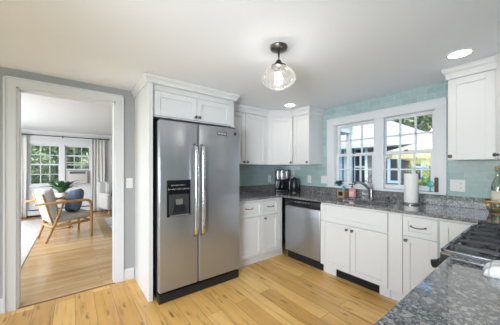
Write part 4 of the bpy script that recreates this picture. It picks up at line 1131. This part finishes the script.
# porch roof reaching out from the house on the left
pc = thing('porch_roof', 'pale beadboard porch roof with beams seen through the left window sash', 'porch', (-1.9, 2.2, -.3))
MB().box((-4.5, .25, 2.45), (-.35, 3.2, 2.50)).build('ceiling_boards', M['bead'], pc)
MB().box((-4.5, 3.2, 2.30), (-.35, 3.24, 2.50)).build('header_board', M['soffit'], pc)
for x in (-.42, -1.15, -1.9): MB().box((x-.05, .25, 2.30), (x+.05, 3.19, 2.449)).build('beam', M['soffit'], pc)
MB().box((-.47, 3.08, -.3), (-.37, 3.18, 2.299)).build('post', M['soffit'], pc)
MB().box((-1.95, 3.08, -.3), (-1.85, 3.18, 2.299)).build('post', M['sblue'], pc)
# shutter panels
sh_ = MB()
# patio umbrella
um = thing('patio_umbrella', 'cream patio umbrella open outside the right window sash', 'umbrella', (2.0, 3.0, -.3))
UC = Vector((2.0, 3.0, 0)); ua = 2.06; ur = 1.42; uz = 1.57
tilt = Matrix.Translation((UC.x, UC.y, ua)) @ Matrix.Rotation(math.radians(4), 4, 'Y') @ Matrix.Translation((-UC.x, -UC.y, -ua))
cv = MB(tilt); vb = MB(tilt); N8 = 8
ring = [Vector((UC.x+ur*math.cos(2*PI*k/N8+.2), UC.y+ur*math.sin(2*PI*k/N8+.2), uz)) for k in range(N8)]
apex = Vector((UC.x, UC.y, ua))
vs = [apex]; fs = []
for k in range(N8):
    a, b = ring[k], ring[(k+1) % N8]
    m_ = (a+b)/2; m_ = m_+(Vector((UC.x, UC.y, uz))-m_)*.05+Vector((0, 0, .02))
    i = len(vs); vs += [a, m_, b]
    fs += [(0, i, i+1), (0, i+1, i+2)]
    vb._add([a, m_, b, a-Vector((0, 0, .14)), m_-Vector((0, 0, .12)), b-Vector((0, 0, .14))], [(0, 3, 4, 1), (1, 4, 5, 2)])
cv._add(vs, fs)
co = cv.build('canopy', M['canvas'], um); so = co.modifiers.new('t', 'SOLIDIFY'); so.thickness = .006
vo_ = vb.build('valance', M['valance'], um, label='pale yellow hanging valance'); so = vo_.modifiers.new('t', 'SOLIDIFY'); so.thickness = .005
for k in range(N8):
    MB(tilt).tube([apex-Vector((0, 0, .02)), ring[k]-Vector((0, 0, .02))], .010, 6).build('rib', M['pole'], um)
MB().tube([(UC.x, UC.y, -.29), (UC.x, UC.y, ua-.01)], .02, 10).build('pole', M['pole'], um)
MB().lathe([(.25, -.299), (.25, -.25), (.04, -.20), (.03, -.1)], (UC.x, UC.y, 0), 24).build('base', M['pole'], um)
# canvas should let light through a little
cm_ = M['canvas'].node_tree; bsdf(M['canvas']).inputs['Transmission Weight'].default_value = 0
tl = node(M['canvas'], 'ShaderNodeBsdfTranslucent', {'Color': (.9, .88, .75, 1)}); mxs = node(M['canvas'], 'ShaderNodeMixShader', {0: .5})
link(M['canvas'], bsdf(M['canvas']).outputs[0], mxs.inputs[1]); link(M['canvas'], tl.outputs[0], mxs.inputs[2]); link(M['canvas'], mxs.outputs[0], cm_.nodes['Material Output'].inputs[0])
# patio table + chairs
def patio_chair(x, y, rot, label):
    t = thing('patio_chair', label, 'chair', (x, y, -.3), 'patio chairs', rotz=rot)
    G = Matrix.Translation((x, y, -.3)) @ Matrix.Rotation(rot, 4, 'Z')
    MB(G).rbox((-.24, -.24, .40), (.24, .24, .44), .012, 2).build('seat', M['patio'], t)
    mb = MB(G)
    for k in range(7): mb.box((-.21+k*.065, -.25, .47), (-.18+k*.065, -.23, .93))
    mb.box((-.25, -.255, .93), (.25, -.225, .98)).box((-.25, -.255, .44), (.25, -.225, .475))
    mb.build('backrest', M['patio'], t)
    for sx in (-.22, .22):
        for sy in (-.22, .22): MB(G).tube([(sx, sy, 0), (sx*.97, sy*.97, .40)], .014, 8).build('leg', M['patio'], t)
    for sx in (-1, 1): MB(G).tube([(sx*.25, -.24, .66), (sx*.26, .20, .66), (sx*.24, .22, .42)], .014, 8).build('arm', M['patio'], t)
for i, (x, y, r, l) in enumerate([(.12, 3.1, .2, 'white metal patio chair left of the umbrella table seen low in the right sash'), (1.0, 3.9, 2.9, 'white metal patio chair behind the umbrella table'), (.85, 2.1, .4, 'white metal patio chair nearest the kitchen window')]):
    patio_chair(x, y, r, l)
tb = thing('patio_table', 'round white patio table under the cream umbrella', 'table', (1.05, 3.0, -.3))
MB().lathe([(.001, .42), (.55, .42), (.56, .43), (.56, .45), (.55, .46), (.001, .46)], (1.0, 3.0, 0), 32).build('tabletop', M['patio'], tb)
for k in range(4):
    a = k*PI/2+.4; MB().tube([(1.0+.4*math.cos(a), 3+.4*math.sin(a), -.3), (1.0+.3*math.cos(a), 3+.3*math.sin(a), .42)], .02, 8).build('leg', M['patio'], tb)
def foliage(name, label, c, rad, n, m, size, group=None, trunk=True, seed=0, cat='tree'):
    rnd = random.Random(seed)
    t = thing(name, label, cat, (c[0], c[1], -.3), group)
    mb = MB()
    lobes = [(Vector(c)+Vector((rnd.uniform(-.6, .6)*rad[0], rnd.uniform(-.6, .6)*rad[1], rnd.uniform(-.6, .6)*rad[2])), rnd.uniform(.4, .65)) for _ in range(9)]
    vs = []; fs = []
    for _ in range(n):
        L, k = rnd.choice(lobes)
        d = Vector((rnd.gauss(0, 1), rnd.gauss(0, 1), rnd.gauss(0, 1))).normalized()*(rnd.uniform(.55, 1))
        p = L+Vector((d.x*rad[0]*k, d.y*rad[1]*k, d.z*rad[2]*k))
        u = Vector((rnd.gauss(0, 1), rnd.gauss(0, 1), rnd.gauss(0, 1))).normalized(); w = u.cross(Vector((rnd.gauss(0, 1), rnd.gauss(0, 1), rnd.gauss(0, 1)))).normalized()
        p.z = max(p.z, -.33+size*1.5)
        s = size*rnd.uniform(.6, 1.3); i = len(vs)
        vs += [p-u*s, p+w*s*.5, p+u*s, p-w*s*.5]; fs.append((i, i+1, i+2, i+3))
    mb._add(vs, fs); mb.build('foliage', M[m], t)
    if trunk:
        MB().tube([(c[0], c[1], -.339), (c[0]+.05, c[1], c[2]-rad[2]*.5), (c[0], c[1], c[2])], [.16, .12, .05], 8).build('trunk', M['bark'], t)
    return t
# flower bush near window's right
fb = foliage('flowering_bush', 'bright green bush with yellow flowers outside the right edge of the window', (1.80, 1.5, .75), (.28, .25, .65), 1500, 'lime', .03, trunk=False, seed=5, cat='bush')
yf = MB(); rnd = random.Random(3)
for k in range(40):
    c = (1.80+rnd.uniform(-.26, .26), 1.5+rnd.uniform(-.26, .1), .75+rnd.uniform(-.3, .8))
    for a in range(5):
        t = a*2*PI/5; yf._add([c, (c[0]+.03*math.cos(t-.4), c[1]-.01, c[2]+.03*math.sin(t-.4)), (c[0]+.04*math.cos(t), c[1]-.016, c[2]+.04*math.sin(t)), (c[0]+.03*math.cos(t+.4), c[1]-.01, c[2]+.03*math.sin(t+.4))], [(0, 1, 2, 3)])
yf.build('flowers', M['yellow'], fb, label='yellow flowers')
MB().tube([(1.80, 1.5, -.3), (1.80, 1.5, .9)], .02, 6).build('stem', M['bark'], fb)
foliage('tree', 'leafy green tree rising behind the hip roof at the right of the window', (-.4, 11.5, 4.0), (2.6, 1.6, 2.4), 15000, 'tree', .11, 'trees behind the house wing', seed=11)
foliage('tree', 'leafy green tree behind the right end of the house wing', (5.6, 13.5, 3.6), (2.4, 1.8, 3.0), 6000, 'tree', .11, 'trees behind the house wing', seed=12)
foliage('tree', 'broad green tree behind the porch roof', (-6.5, 11.5, 5.0), (3, 2, 3.2), 5000, 'tree', .12, 'trees behind the house wing', seed=13)
# trees outside the living room window
for i, (x, y, z, r, n, m, sz, lab) in enumerate([
    (-8.3, -4.3, 1.1, (.9, .85, .85), 6000, 'shrub', .07, 'sunlit yellow-green shrub low outside the left living room sash'),
    (-8.3, -2.1, 1.0, (.9, .85, .8), 5000, 'shrub', .07, 'sunlit shrub outside the right living room sash'),
    (-14.0, -3.6, 3.0, (1.4, 2.8, 2.8), 14000, 'tree2', .11, 'tall blue-green tree far behind the shrubs outside the living room window'),
    (-10.9, -3.2, 1.7, (1.0, 1.6, 1.6), 7000, 'tree', .09, 'mid green tree filling the middle of the living room window')]):
    foliage('tree' if i > 1 else 'garden_shrub', lab, (x, y, z), r, n, m, sz, 'greenery outside the living room', seed=20+i, cat='tree' if i > 1 else 'bush', trunk=True)
